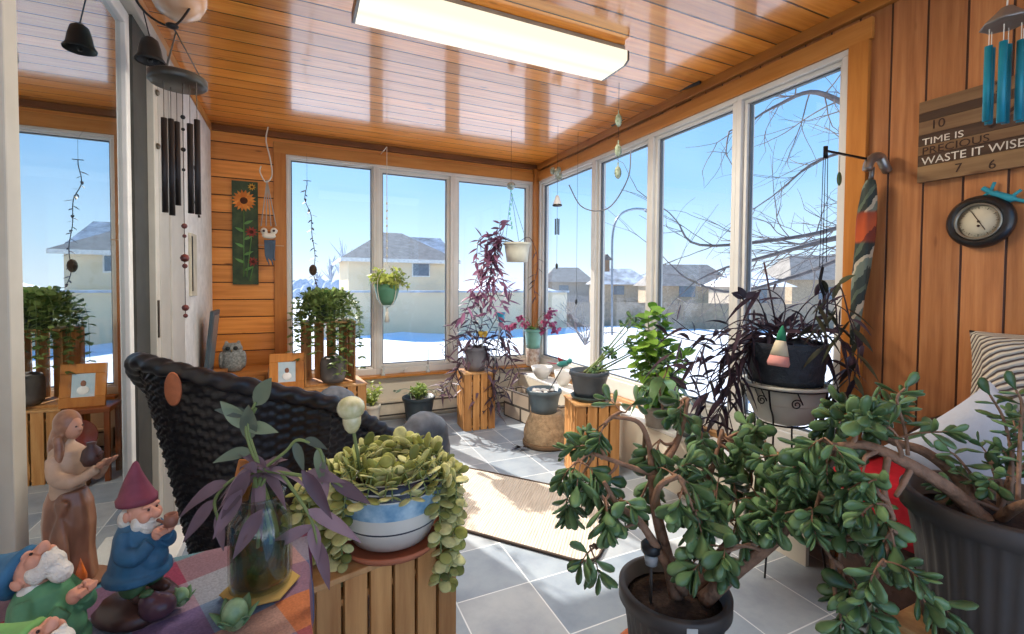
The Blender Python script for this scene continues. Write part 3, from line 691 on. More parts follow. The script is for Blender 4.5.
for i in range(nx+1):
    for j in range(ny+1):
        a = -dr+(x1-x0+2*dr)*i/nx; b_ = -dr+(y1-y0+2*dr)*j/ny; x = x0+a; y = y0+b_; z = zt
        ox = max(0, x-x1, x0-x); oy = max(0, y-y1, y0-y)
        if ox > 0: z -= ox; x = (x1+.006 if x > x1 else x0-.006)+(1 if x > x1 else -1)*.008*math.sin(y*40)*min(1, ox*20) if x > x1 else x0-.006
        if oy > 0: z -= oy if ox == 0 else oy*.2; y = (y1+.006+.008*abs(math.sin(x*40))*min(1, oy*20) if y > y1 else y0-.006)
        if ox == 0 and oy == 0: z += .0015*math.sin(x*18+y*9)
        vs.append((x, y, z))
m.add(vs, [(i*(ny+1)+j, (i+1)*(ny+1)+j, (i+1)*(ny+1)+j+1, i*(ny+1)+j+1) for i in range(nx) for j in range(ny)], 0, True)
tag(m.build('tablecloth', plaid()), 'multicoloured plaid cloth in reds, blues and browns over the side table', 'tablecloth')
# ---------------------------------------------------------------- wicker chair
wick = pm('black_wicker', '17161a', .38, var=.3, scale=30, spec=.6); wick_g = pm('dark_grey_wicker', '55585e', .5, var=.25, scale=30)
cc = V(-.06, 1.84, 0); ch = thing('wicker_armchair', 'black woven wicker armchair seen from behind, high curved back with a leather tag', 'armchair', cc)
fa = R(25); fd = V(math.cos(fa), math.sin(fa), 0)
def shell(s, q):      # s in [-1,1] along the horseshoe (s<0: far arm, s>0: near arm), q height 0..1
    AR, ST = .255, .31; tot = AR*math.pi/2+ST; dd = s*tot; flare = .150*q**1.1*(1-.45*min(1, abs(s)*1.2))
    if abs(dd) <= AR*math.pi/2:
        a = fa+math.pi+dd/AR; n = V(math.cos(a), math.sin(a), 0); p = cc+n*(AR+flare)
    else:
        sg = 1 if dd > 0 else -1; a = fa+math.pi+sg*math.pi/2; n = V(math.cos(a), math.sin(a), 0); p = cc+n*(AR+flare*.9)+fd*(abs(dd)-AR*math.pi/2)
    top = .975-.36*(min(1, max(0, s-.02)/.95))**1.6 if s > .02 else .975-.36*min(1, (.02-s)/.5)**1.3
    z = .16+(top-.16)*q
    return p+V(0, 0, z), n
m = MB(); NU, NV = 300, 96; vs = []
for i in range(NU+1):
    s = -1+2*i/NU
    for j in range(NV+1):
        q = j/NV; p, n = shell(s, q); k = math.sin(i*math.pi/3)*math.sin(j*math.pi/2+math.pi/4*((i//3) % 2)*2)
        vs.append(p+n*(.0065*k+.002*math.sin(j*math.pi)))
m.add(vs, [(i*(NV+1)+j, (i+1)*(NV+1)+j, (i+1)*(NV+1)+j+1, i*(NV+1)+j+1) for i in range(NU) for j in range(NV)], 0, True)
m.build('woven_back', wick, ch, solid=.008)
rim = [shell(-1+2*i/420, 1.0)[0]+shell(-1+2*i/420, 1)[1]*.008 for i in range(421)]
MB().tube(rim, .024, 14, wob=lambda i, a: 1+.13*math.sin(a*2+i*.55)).build('braided_rim', wick, ch)
# inner face and arm pads
m = MB(); vs = []
for i in range(81):
    s = -1+2*i/80; p, n = shell(s, .99); q, _ = shell(s, .45); vs += [p-n*.012, q-n*.05]
m.add(vs, [(2*i, 2*i+2, 2*i+3, 2*i+1) for i in range(80)], 0, True); m.build('inner_weave', wick, ch)
for sg in (-1, 1):
    e = shell(sg, 1)[0]; pts = [e+V(0, 0, .01), e+fd*.06+V(0, 0, .05), e+fd*.12+V(0, 0, .01), e+fd*.13+V(0, 0, -.12), e+fd*.125+V(0, 0, -.3), V(e.x, e.y, 0)+fd*.12+V(0, 0, .05)]
    MB().tube(bez(pts, 8), [.055]*8*2+[.05]*(8*3+1), 14, wob=lambda i, a: 1+.045*math.sin(a*9+i*1.4)).build('arm', wick_g, ch)
m = MB(); m.M = Matrix.Translation(cc+fd*.05+V(0, 0, .34)) @ Matrix.Rotation(fa, 4, 'Z'); m.box((-.26, -.27, 0), (.28, .27, .09)); m.build('seat_cushion', pm('charcoal_cushion', '35363a', .9), ch, bevel=.03)
m = MB(); m.M = Matrix.Translation(cc+fd*.05) @ Matrix.Rotation(fa, 4, 'Z'); m.box((-.27, -.29, .18), (.29, .29, .33)); m.build('seat_base', wick, ch, bevel=.01)
for a in (40, 140, 220, 320):
    q = cc+V(math.cos(fa+R(a)), math.sin(fa+R(a)), 0)*.33; MB().tube([(q.x, q.y, 0), (q.x, q.y, .19)], .022, 10).build('leg', wick, ch)
p, n = shell(-.03, .955); tg = MB(); best = min((abs((onp := (shell(s/50, .97)[0]-EYE)).dot(RT)/onp.dot(FW)*F+CX-190), s/50) for s in range(0, 50))[1]
p, n = shell(best, .965); X = V(-n.y, n.x, 0); Mt = Matrix(((X.x, 0, n.x, 0), (X.y, 0, n.y, 0), (0, 1, 0, 0), (0, 0, 0, 1)))
tg.M = Matrix.Translation(p+n*.042+V(0, 0, -.012)) @ Mt; tg.lathe([(0, -.002), (.026, -.002), (.029, 0), (.026, .002), (0, .002)], sx=1, sy=1.6, n=28); tg.build('leather_tag', pm('tan_leather', 'a4603f', .6, var=.15, scale=40), ch)
# ---------------------------------------------------------------- right armchair with red cushion, pillow, throw
ac = thing('cushioned_armchair', 'dark wicker armchair with red seat cushion against the cedar wall', 'armchair', (1.93, .72, 0))
brn = pm('brown_wicker', '4a3328', .5, var=.3, scale=30, bump=.4)
MB().box((1.76, .42, .08), (2.12, 1.0, .36)).build('seat_base', brn, ac, bevel=.02)
MB().box((1.72, .44, .362), (2.05, 1.02, .56)).build('seat_cushion', pm('red_fabric', 'a3202c', .85, var=.15, scale=20), ac, bevel=.035)
m = MB(); m.tube(bez([(2.08, .42, .36), (2.13, .5, .66), (2.13, .72, .74), (2.13, .92, .66), (2.08, 1.0, .36)], 8), .022, 10); m.build('back_frame', brn, ac)
MB().box((2.085, .47, .36), (2.12, .95, .66)).build('backrest', brn, ac, bevel=.02)
for y in (.42, 1.0): MB().tube(bez([(1.78, y, .33), (1.77, y, .50), (1.84, y, .56), (2.08, y, .56)], 8), .022, 10).build('arm', brn, ac)
for x in (1.79, 2.09):
    for y in (.46, .96): MB().tube([(x, y, 0), (x, y, .1)], .022, 8).build('leg', brn, ac)
def pillow(name, label, c, w, h, th, rot, mat, cat='pillow'):
    m = MB(); n = 18; vs = []
    for sgn in (1, -1):
        for i in range(n+1):
            for j in range(n+1):
                u, v = -1+2*i/n, -1+2*j/n; e = max(0, (1-u**4)*(1-v**4)); k = 1-.07*(1-abs(u*v))*(0 if abs(u) < .99 and abs(v) < .99 else 1)
                vs.append((u*w/2*(1-.06*(1-v*v)), v*h/2*(1-.06*(1-u*u)), sgn*th/2*e**.45))
    N = (n+1)**2
    fs = [(i*(n+1)+j, (i+1)*(n+1)+j, (i+1)*(n+1)+j+1, i*(n+1)+j+1) for i in range(n) for j in range(n)]
    fs += [tuple(N+q for q in f[::-1]) for f in fs]; m.M = Matrix.Translation(c) @ rot; m.add(vs, fs, 0, True)
    return tag(m.build(name, mat), label, cat)
def face(n, updir=V(0, 0, 1), rollr=0):
    n = n.normalized(); x = updir.cross(n).normalized(); y = n.cross(x)
    return Matrix(((x.x, y.x, n.x, 0), (x.y, y.y, n.y, 0), (x.z, y.z, n.z, 0), (0, 0, 0, 1))) @ Matrix.Rotation(rollr, 4, 'Z')
pc = D(992, 470, 1.36)
pillow('throw_pillow', 'plain pale grey pillow tilted on its corner in the armchair at the right wall', pc, .36, .38, .11, face(V(-.85, -.75, .3), rollr=R(40)), pm('pale_grey_linen', 'b5b8bf', .85, var=.04, scale=30, bump=.1, bscale=200))
def stripe_mat():
    t2 = NT('cream_brown_striped_knit'); b = t2.n('ShaderNodeBsdfPrincipled'); tc = t2.n('ShaderNodeTexCoord').outputs['Object']
    w = t2.n('ShaderNodeTexWave', bands_direction='DIAGONAL'); w.inputs['Scale'].default_value = 26; w.inputs['Distortion'].default_value = 1.5; w.inputs['Detail'].default_value = 1; t2.l(tc, w.inputs[0])
    t2.l(t2.ramp(w.outputs[0], [(.15, lin('5f5048')), (.35, lin('cfc3b0'))]), b.inputs[0]); b.inputs['Roughness'].default_value = .95
    bn = t2.n('ShaderNodeBump'); bn.inputs['Strength'].default_value = .8; bn.inputs['Distance'].default_value = .01; t2.l(w.outputs[0], bn.inputs['Height']); t2.l(bn.outputs[0], b.inputs['Normal']); t2.l(b.outputs[0], t2.out.inputs[0]); return t2.m
pillow('throw_pillow', 'round cream knitted cushion with dark brown stripes, behind the pale grey pillow', D(1026, 374, 1.50), .27, .27, .18, face(V(-1, -.6, .1)), stripe_mat())
# ================================================================== POTS ON FLOOR
def root(name, label, cat, c, group=None): return thing(name, label, cat, c, group)
# tall charcoal pot near the baseboard
PT = V(.89, 3.78, 0); tall = root('potted_succulent', 'tall dark charcoal pot of light green jade sprouts on the tiles by the back sill', 'potted plant', PT)
pot(tall, PT, .128, .09, .27, pm('blue_black_plastic', '2e383d', .4), rim=.008, rimh=.025)
# spider purple plant in grey pot on crate
PP = V(1.35, 3.66, .4755); purp = root('potted_wandering_plant', 'grey fluted pot of purple spidery trailing plant on the sunlit pine crate', 'potted plant', PP)
pot(purp, PP, .10, .075, .20, pm('mid_grey_ceramic', '77757a', .5), rim=.005)
# woven drum and pot
WD = V(1.68, 3.02, 0); wd = root('woven_basket', 'bulging tan woven basket stand on the floor under a grey teal pot', 'basket', WD)
MB().lathe([(0, 0), (.15, 0), (.155, .015), (.165, .02), (.165, .045), (.17, .10), (.15, .17), (.125, .23), (.12, .25), (0, .25)], WD, 40, wob=lambda i, a: 1+.012*math.sin(a*20+i*1.5)).build('basket_body', pm('tan_weave', 'a28a6c', .85, var=.25, scale=25, bump=.9, bscale=70), wd)
MB().lathe([(.165, 0), (.175, .006), (.178, .028), (.167, .04)], WD, 36).build('base_ring', pm('brown_ring', '6f5a45', .8), wd)
WP = V(1.66, 3.02, .251); gp = root('potted_plant', 'slate teal pot with white pebbles on top of the tan woven basket', 'potted plant', WP); gp.name = 'gravel_pot'
pot(gp, WP, .125, .095, .17, pm('slate_teal_plastic', '56656c', .45), rim=.008, rimh=.03)
m = MB(); rnd.seed(8); [m.ball(WP+V(U(-.08, .08), U(-.08, .08), .155), (U(.014, .03), U(.012, .02), .012), 8) for _ in range(16)]
tag(m.build('pebbles', pm('white_pebbles', 'ddd8d0', .6), gp), kind='stuff')
# dark grey pot on crate
DP = V(1.68, 2.46, .4705); dp = root('potted_jade_plant', 'round dark grey pot of small leaved jade on the pine crate by the right windows', 'potted plant', DP)
saucer(dp, DP, .118, .03, pm('green_grey_saucer', '3f4a46', .5)); pot(dp, DP+V(0, 0, .007), .122, .09, .18, pm('dark_grey_plastic', '4b4f53', .45), rim=.006, rimh=.03)
# brick planter box
bpq = V(1.80, 3.86, 0); ang = R(10); Mx = Matrix.Translation(bpq) @ Matrix.Rotation(ang, 4, 'Z') @ Matrix.Translation((0, -.38, 0))
bt = root('brick_planter', 'low planter box with cream bricks and dark joints on the floor in the window corner', 'planter', bpq)
def brickm():
    t2 = NT('cream_brick'); b = t2.n('ShaderNodeBsdfPrincipled'); tc = t2.n('ShaderNodeTexCoord').outputs['Object']; mp = t2.n('ShaderNodeMapping'); mp.inputs['Rotation'].default_value = (0, R(90), R(0)); sp = t2.n('ShaderNodeSeparateXYZ'); t2.l(tc, sp.inputs[0])
    cb = t2.n('ShaderNodeCombineXYZ'); t2.l(t2.math('ADD', sp.outputs[1], sp.outputs[0]), cb.inputs[0]); t2.l(sp.outputs[2], cb.inputs[1])
    br = t2.n('ShaderNodeTexBrick'); t2.l(cb.outputs[0], br.inputs[0]); br.inputs['Color1'].default_value = lin('c8b8a4'); br.inputs['Color2'].default_value = lin('b7a490'); br.inputs['Mortar'].default_value = lin('4d443c')
    br.inputs['Scale'].default_value = 1; br.inputs['Mortar Size'].default_value = .011; br.inputs['Brick Width'].default_value = .21; br.inputs['Row Height'].default_value = .125
    t2.l(br.outputs[0], b.inputs[0]); b.inputs['Roughness'].default_value = .8; t2.l(b.outputs[0], t2.out.inputs[0]); return t2.m
m = MB(); m.M = Mx
for a in ((-.1, -.4, .0, .1, -.36, .25), (-.1, .36, .0, .1, .4, .25), (-.1, -.36, 0, -.07, .36, .25), (.07, -.36, 0, .1, .36, .25)): m.box(a[:3], a[3:])
m.build('brick_wall', brickm(), bt, bevel=.002); m = MB(); m.M = Mx; m.box((-.069, -.359, .01), (.069, .359, .2)); m.build('soil', soil, bt)
# ================================================================== PLANTS
jadem = pm('jade_leaf', '40603a', .30, col2='7a9a66', var=.25, island=True, scale=12, coat=.3, transl=.12)
jadeb = pm('jade_leaf_bright', '4f7d38', .35, col2='86ab55', var=.2, island=True, scale=12, transl=.25)
jstem = pm('jade_bark', '8a6a55', .8, var=.25, scale=30, bump=.6, bscale=80)
gstem = pm('green_stem', '6d7b4a', .6)
def perp(d):
    x, y, _ = frame(d); a = U(0, TAU); return x*math.cos(a)+y*math.sin(a)
def jtwig(ml, ms, p, d, L, n, leaf, r=.004, droop=.3, T=.34, W=.56, term=True):
    pts = [p]; q = p.copy(); dd = d.normalized(); k = 5
    for i in range(k): dd = (dd+V(0, 0, -droop*.18)+rdir()*.07).normalized(); q = q+dd*L/k; pts.append(q.copy())
    ms.tube(pts, taper(r, r*.6, k+1), 5, 0, False); a0 = perp(dd)
    for j in range(n):
        f = .35+.65*(j+.5)/n; i = min(int(f*k), k-1); c = lerp(pts[i], pts[i+1], f*k-i); t_ = (pts[i+1]-pts[i]).normalized()
        x = (a0-t_*a0.dot(t_)).normalized(); y = t_.cross(x); a = (j % 2)*math.pi/2+U(-.25, .25); x = x*math.cos(a)+y*math.sin(a); op = U(.55, 1.0)*(1-.4*j/n)
        for s in (1, -1):
            ld = (x*s*op+t_*(1-op*.55)+V(0, 0, -.12*droop)).normalized(); Lf = leaf*U(.72, 1.12)*(1-.15*(j == n-1))
            nr = (t_+V(0, 0, .35)).normalized(); ml.fat(c, ld, nr, Lf, Lf*W*U(.88, 1.08), T, U(-.08, .22))
    if term:
        for s in (1, -1): ml.fat(pts[-1], (dd+a0*.45*s).normalized(), a0, leaf*.7, leaf*.33, T, -.1*s)
def cluster(ml, ms, anchor, c, n, leaf, spread, droop, npair=3, tl=.09, outw=.6, r=.004, zb=0):
    if anchor is not None:
        mid = (anchor+c)/2+rdir()*spread*.25; ms.tube(bez([anchor, mid, c], 5), taper(r*1.9, r, 11), 6, 0, False)
        od = (c-anchor).normalized()
    else: od = V(0, 0, 1)
    for i in range(max(2, n-1)):
        d = (od*outw+rdir(zb)).normalized(); p = c+rdir()*spread*U(0, .35)
        ms.tube([c, p], [r, r*.9], 5, 0, False); jtwig(ml, ms, p, d, tl*U(.7, 1.25), npair, leaf, r*.8, droop)
def branch(ms, pts, r0, r1, k=6):
    P = bez(pts, k); ms.tube(P, taper(r0, r1, len(P)), 10, 0, True); return P
# ---- front jade plant
rnd.seed(21)
JP = onZ(674, 586, .285); JP.z = 0.012; jp = root('potted_jade_plant', 'large branching jade plant in ribbed charcoal pot, centre front on the tiles', 'potted plant', (JP.x, JP.y, 0))
saucer(jp, V(JP.x, JP.y, .0), .185, .035, terra); pot(jp, V(JP.x, JP.y, .007), .150, .12, .28, char_pl, rim=.014, rimh=.045, ribs=36, soil_at=.86)
T0 = (JP-EYE).dot(FW); print('jade depth', T0)
j = lambda px, py, dt=0: D(px, py, T0+dt)
ms = MB(); ml = MB()
b1 = branch(ms, [j(676, 597), j(668, 560, .0), j(657, 515, .02), j(652, 474, .03)], .022, .015)
b2 = branch(ms, [j(652, 474, .03), j(628, 466, .02), j(594, 454, 0)], .0095, .006)
b3 = branch(ms, [j(652, 474, .03), j(649, 445, .05), j(638, 422, .05), j(612, 417, .05)], .012, .005)
b4 = branch(ms, [j(652, 474, .03), j(672, 452, .08), j(683, 425, .12), j(688, 398, .15)], .012, .006)
b5 = branch(ms, [j(684, 592, -.02), j(664, 560, -.04), j(640, 522, -.06), j(618, 505, -.08), j(604, 482, -.1)], .016, .006)
b6 = branch(ms, [j(690, 596, .02), j(712, 566, 0), j(742, 530, -.02), j(772, 505, -.04), j(812, 484, -.05)], .021, .009)
b7 = branch(ms, [j(704, 600, -.03), j(735, 572, -.08), j(776, 540, -.12), j(800, 508, -.12)], .024, .010)
b8 = branch(ms, [j(665, 545, 0), j(655, 510, -.03), j(660, 486, -.05), j(678, 476, -.06)], .012, .008)
b9 = branch(ms, [j(683, 588, .03), j(690, 545, .06), j(700, 500, .1), j(712, 470, .12), j(722, 430, .16)], .014, .006)
b10 = branch(ms, [j(640, 522, -.06), j(625, 528, -.08), j(614, 540, -.1), j(597, 548, -.12)], .005, .003)
lf = .074
for (a, px, py, dt, n, dr, zb) in (
    (b2[-1], 580, 462, 0, 5, 1.1, -.3), (b2[8], 604, 478, -.03, 5, 1.2, -.4), (b2[-1], 572, 488, .0, 4, 1.1, -.5), (b2[-3], 592, 446, .05, 4, .7, 0),
    (b3[-1], 604, 424, .05, 4, 1, -.2), (b3[-1], 622, 412, .08, 3, .6, .1), (b5[-1], 606, 500, -.1, 5, 1.2, -.5), (b5[-8], 622, 498, -.06, 3, 1.2, -.6),
    (b10[-1], 592, 546, -.12, 2, .8, -.2), (b4[-1], 683, 402, .15, 4, .8, 0), (b4[-6], 700, 432, .12, 4, .8, 0), (b4[8], 660, 440, .1, 4, .9, -.2),
    (b8[-1], 682, 492, -.08, 6, 1.3, -.7), (b8[-1], 694, 512, -.1, 5, 1.3, -.6), (b8[-3], 672, 474, -.05, 4, .8, 0), (b9[-6], 708, 470, .1, 5, .9, 0),
    (b9[-1], 726, 440, .15, 5, .7, .1), (b9[-3], 742, 458, .12, 5, .8, .1), (b6[9], 728, 520, -.05, 5, 1.1, -.3), (b6[14], 756, 500, -.03, 6, .9, .1),
    (b6[-1], 800, 474, -.05, 6, .9, .1), (b6[18], 776, 478, .0, 5, .8, .3), (b7[10], 724, 545, -.15, 4, 1.2, -.3), (b7[12], 706, 560, -.15, 3, 1.3, -.5),
    (b7[15], 775, 520, -.13, 5, 1, .1), (b7[-1], 812, 505, -.12, 5, 1.0, .0), (b7[-1], 790, 488, -.1, 5, .9, .2), (b6[10], 735, 492, .04, 4, .9, .1),
    (b9[-3], 748, 430, .25, 4, .6, .2), (b6[-1], 826, 462, -.02, 5, .8, .1), (b3[9], 648, 470, .12, 3, 1, -.4), (b4[10], 640, 500, .1, 4, .9, -.2),
    (b9[10], 716, 490, .02, 5, .9, 0), (b9[-2], 770, 446, .18, 4, .7, .2), (b6[-4], 840, 490, -.08, 4, 1, -.2)):
    cluster(ml, ms, a, j(px, py, dt), n, lf, .05, dr, npair=2 if n < 4 else 3, tl=.075, r=.0035, zb=zb)
ms.build('trunk', jstem, jp); ml.build('foliage', jadem, jp)
# solar stake + pot sticker
stk = j(651, 575, -.03); sl = thing('solar_stake_light', 'small solar stake light with dark round cap, stuck in the front jade pot', 'solar light', (stk.x, stk.y, .25))
zt = j(650, 545, -.03).z
MB().lathe([(0, .0), (.027, .0), (.031, .007), (.031, .024), (.024, .031), (0, .028)], (stk.x, stk.y, zt-.02), 20).build('cap', pm('dark_cap', '2a2b2d', .3), sl)
MB().lathe([(0, 0), (.018, 0), (.022, .035), (0, .035)], (stk.x, stk.y, zt-.056), 18).build('lens', pm('clear_lens', 'a8aeb2', .15), sl)
MB().tube([(stk.x, stk.y, .25), (stk.x, stk.y, zt-.056)], .005, 6).build('stake', char_pl, sl)
dv = (EYE-V(JP.x, JP.y, .27)); dv.z = 0; dv = Matrix.Rotation(R(17), 3, 'Z') @ dv.normalized(); q = V(JP.x, JP.y, 0)+dv*.1655; q.z = .265
m = MB(); m.M = Matrix.Translation(q) @ face(dv); m.box((-.015, -.012, -.001), (.015, .012, .001)); m.build('label_sticker', pm('white_sticker', 'cfcdc6', .5), jp, bevel=.004)
# ---- right jade plant in big pot
rnd.seed(33)
BC = V(1.54, .505, 0); ZR = .745
stand = root('plant_stand', 'slatted pine plant stand under the big charcoal pot in the right foreground', 'stand', BC)
crate(stand, BC, .30, .30, .325, 0, 5, gap=.3)
bj = root('potted_jade_plant', 'arching jade plant in the biggest charcoal pot at the right edge, cascading left', 'potted plant', (BC.x, BC.y, .341))
pot(bj, BC+V(0, 0, .341), .172, .132, .345, char_pl, rim=.016, rimh=.05, ribs=34, soil_at=.86)
ms = MB(); ml = MB()
g1 = branch(ms, [V(BC.x-.02, BC.y+.02, .63), D(975, 512, 1.13), D(945, 486, 1.12), D(905, 462, 1.12), D(868, 446, 1.15), D(838, 446, 1.18)], .022, .009)
g2 = branch(ms, [V(BC.x, BC.y+.05, .64), D(960, 480, 1.2), D(925, 452, 1.24), D(890, 440, 1.28), D(870, 420, 1.3)], .018, .008)
g3 = branch(ms, [D(888, 455, 1.13), D(884, 490, 1.1), D(892, 520, 1.06), D(884, 560, 1.04)], .008, .005)
g4 = branch(ms, [D(838, 446, 1.18), D(825, 480, 1.2), D(815, 525, 1.2), D(832, 560, 1.18)], .008, .004)
g5 = branch(ms, [D(912, 466, 1.12), D(903, 484, 1.1), D(896, 496, 1.08)], .008, .005)
g6 = branch(ms, [V(BC.x, BC.y, .64), D(1015, 508, 1.05), D(1040, 500, 1.0)], .013, .009)
lf = .062
for (a, px, py, t_, n, dr, zb) in (
    (g1[-1], 822, 440, 1.18, 6, .8, .1), (g1[-1], 802, 462, 1.22, 5, .9, .0), (g1[-4], 850, 428, 1.17, 5, .6, .3), (g1[-9], 864, 466, 1.12, 3, 1, -.2),
    (g2[-1], 862, 410, 1.3, 5, .5, .4), (g2[-1], 846, 420, 1.25, 4, .6, .3), (g2[-6], 885, 425, 1.25, 4, .5, .4), (g1[-12], 895, 440, 1.12, 3, .5, .4),
    (g3[8], 878, 480, 1.08, 3, 1.1, -.3), (g3[12], 886, 505, 1.05, 3, 1.2, -.4), (g3[-5], 892, 530, 1.03, 3, 1.2, -.4), (g3[-1], 884, 560, 1.02, 3, 1.1, -.2), (g3[-1], 900, 580, 1.02, 3, 1.1, -.2),
    (g4[6], 826, 492, 1.2, 4, 1, -.2), (g4[-8], 806, 510, 1.2, 4, 1, -.2), (g4[-1], 842, 572, 1.16, 4, 1.1, -.2), (g4[-1], 856, 600, 1.14, 4, 1.1, -.4), (g4[-1], 836, 606, 1.12, 3, 1.2, -.5), (g4[-4], 858, 540, 1.18, 3, .9, -.1),
    (g4[8], 850, 510, 1.15, 5, 1, -.3), (g3[-1], 868, 590, 1.08, 3, 1, -.3)):
    cluster(ml, ms, a, D(px, py, t_), n, lf, .05, dr, npair=3, tl=.08, r=.0038, zb=zb)
# upright sprigs
for pts, n in (([D(908, 455, 1.13), D(905, 430, 1.13), D(897, 400, 1.12), D(905, 388, 1.12)], 4),
               ([D(985, 505, 1.15), D(975, 480, 1.16), D(958, 458, 1.17), D(950, 452, 1.17)], 3),
               ([D(1010, 500, 1.1), D(1012, 460, 1.1), D(1004, 420, 1.12), D(990, 395, 1.12)], 5),
               ([D(1018, 500, 1.05), D(1020, 440, 1.08), D(1022, 405, 1.08), D(1016, 390, 1.08)], 5)):
    P = branch(ms, pts, .0045, .0025, 5); a0 = perp(V(0, 0, 1))
    for q in range(n):
        f = int(3+(len(P)-4)*(q+.3)/n); c = P[f]; t_ = (P[f+1]-P[f-1]).normalized(); x = RT*math.cos(q*1.57+.3)+FW*math.sin(q*1.57+.3)*.9
        for s in (1, -1): ml.fat(c, (x*s+t_*.35).normalized(), t_, .06*U(.85, 1.1), .026, .3, .1)
    ml.fat(P[-1], (P[-1]-P[-2]).normalized(), -FW, .05, .028, .3, 0)
for (px, py, t_, n) in ((1000, 480, 1.12, 4), (1020, 470, 1.1, 4), (975, 490, 1.16, 3), (1040, 450, 1.1, 4), (1015, 430, 1.12, 2), (965, 500, 1.12, 2), (990, 462, 1.14, 3)):
    cluster(ml, ms, V(BC.x, BC.y, .66), D(px, py, t_), n, .045, .04, .5, npair=2, tl=.06, r=.003, zb=.3)
ms.build('trunk', jstem, bj); ml.build('foliage', jadem, bj)
# ---- small jade on crate pot
rnd.seed(41); ms = MB(); ml = MB(); TD = (DP-EYE).dot(FW); top = DP+V(0, 0, .17)
for (px, py, dt) in ((606, 355, 0), (620, 345, 0), (628, 330, .05), (636, 350, 0), (600, 368, -.02), (640, 366, -.05), (650, 345, .1), (632, 318, .1), (645, 330, 0)):
    cluster(ml, ms, top+V(U(-.04, .04), U(-.04, .04), 0), D(px, py, TD+dt), 3, .048, .03, .4, 3, .08, r=.0035)
ms.build('stems', gstem, dp); ml.build('foliage', jadem, dp)
# ---- bright green leafy plant on the ledge
def leafy(mb, P, sp, L, W, ang=60, bend=.4, fold=.2, jit=.3, start=2, alt=137, pw=.7, seg=5, upw=.4, decline=0, n0=None):
    a = U(0, TAU); d0 = 0; 
    for i in range(start, len(P)):
        d0 += (P[i]-P[i-1]).length
        while d0 >= sp:
            d0 -= sp; t_ = (P[i]-P[i-1]).normalized(); x, y, _ = frame(t_); a += R(alt)+U(-jit, jit)
            rad = x*math.cos(a)+y*math.sin(a); d = (t_*math.cos(R(ang))+rad*math.sin(R(ang))+V(0, 0, upw*.3)).normalized()
            s = U(.75, 1.15)*(1-decline*i/len(P)); nr = t_ if n0 is None else n0
            mb.blade(P[i], d, nr, L*s, W*s, bend*U(.5, 1.4), fold, seg, 0, pw)
rnd.seed(51); gb = V(1.98, 2.17, .343); gr = root('potted_shrub', 'bright green leafy plant in a small pot on the window ledge', 'potted plant', gb)
pot(gr, gb, .085, .065, .13, pm('mushroom_ceramic', '8d8378', .5), rim=.006)
ms = MB(); ml = MB(); tg = (gb-EYE).dot(FW)
for (px, py) in ((652, 306), (668, 318), (640, 322), (672, 345), (650, 340), (634, 345), (680, 362), (660, 372), (648, 385), (676, 388), (660, 312), (664, 335), (644, 330), (656, 355), (684, 348)):
    P = bez([gb+V(U(-.02, .02), U(-.02, .02), .12), D(662, 390, tg-.02), D(px+U(-5, 5), py+22, tg-.04+U(-.05, .05)), D(px, py, tg-.05+U(-.08, .08))], 6)
    ms.tube(P, taper(.005, .002, len(P)), 5, 0, False); leafy(ml, P, .02, .095, .06, 65, .35, .15, start=8, alt=150)
ms.build('stems', gstem, gr); ml.build('foliage', pm('bright_green_leaf', '5d8f2e', .45, col2='a0c455', island=True, var=.2, transl=.45), gr)  # bright green leaf colour, varied from leaf to leaf
# dark trailing rosette plant in front of it (on ledge)
db = V(2.03, 1.95, .343); dk = root('potted_rubber_plant', 'dark broad leaved drooping plant in front of the bright green one on the ledge', 'potted plant', db)
pot(dk, db, .07, .055, .11, grey_pl, rim=.005); ms = MB(); ml = MB(); td = (db-EYE).dot(FW)-.15
P = bez([db+V(0, 0, .1), D(668, 420, td), D(660, 392, td), D(662, 378, td)], 6); ms.tube(P, taper(.008, .005, len(P)), 8)
for k in range(9):
    a = TAU*k/9; d = (RT*math.cos(a)+FW*math.sin(a)*.7+V(0, 0, .35)).normalized(); ml.blade(P[-1]-V(0, 0, .01*(k % 3)), d, V(0, 0, 1), U(.15, .2), .065, U(.95, 1.3), .1, 7, 0, .8)
for (px, py) in ((655, 370), (668, 366), (648, 386), (676, 384)): cluster(ml, ms, P[-3], D(px, py, td), 2, .04, .02, .2, 3, .05, r=.003)
ms.build('stem', jstem, dk); ml.build('foliage', jadem, dk)
# ---- black wire stand, basket planter with dark wandering plant
rnd.seed(61); BP = D(785, 342, 1.98); zr = BP.z; BPx = V(BP.x, BP.y, 0)
zb2 = D(785, 382, 1.98).z; zb3 = D(785, 420, 1.98).z
wire = pm('black_wire', '1f1d1e', .4, metal=.5)
ws = root('wire_plant_stand', 'tall black wire plant stand with scrollwork holding a cream bowl by the right windows', 'plant stand', BPx)
m = MB(); m.tube([BPx+V(math.cos(a)*.168, math.sin(a)*.168, zb2-.012) for a in [TAU*k/32 for k in range(32)]], .004, 6, closed=True); m.build('top_ring', wire, ws)
m = MB(); m.tube([BPx+V(math.cos(a)*.10, math.sin(a)*.10, zb3-.006) for a in [TAU*k/32 for k in range(32)]], .004, 6, closed=True); m.build('bottom_ring', wire, ws)
for k in range(4):
    a = TAU*k/4+.3; c, s = math.cos(a), math.sin(a); MB().tube(bez([BPx+V(c*.175, s*.175, zb2-.012), BPx+V(c*.155, s*.155, (zb2+zb3)/2), BPx+V(c*.115, s*.115, zb3-.02), BPx+V(c*.14, s*.14, .25), BPx+V(c*.175, s*.175, 0.004)], 6), .004, 6).build('leg', wire, ws)
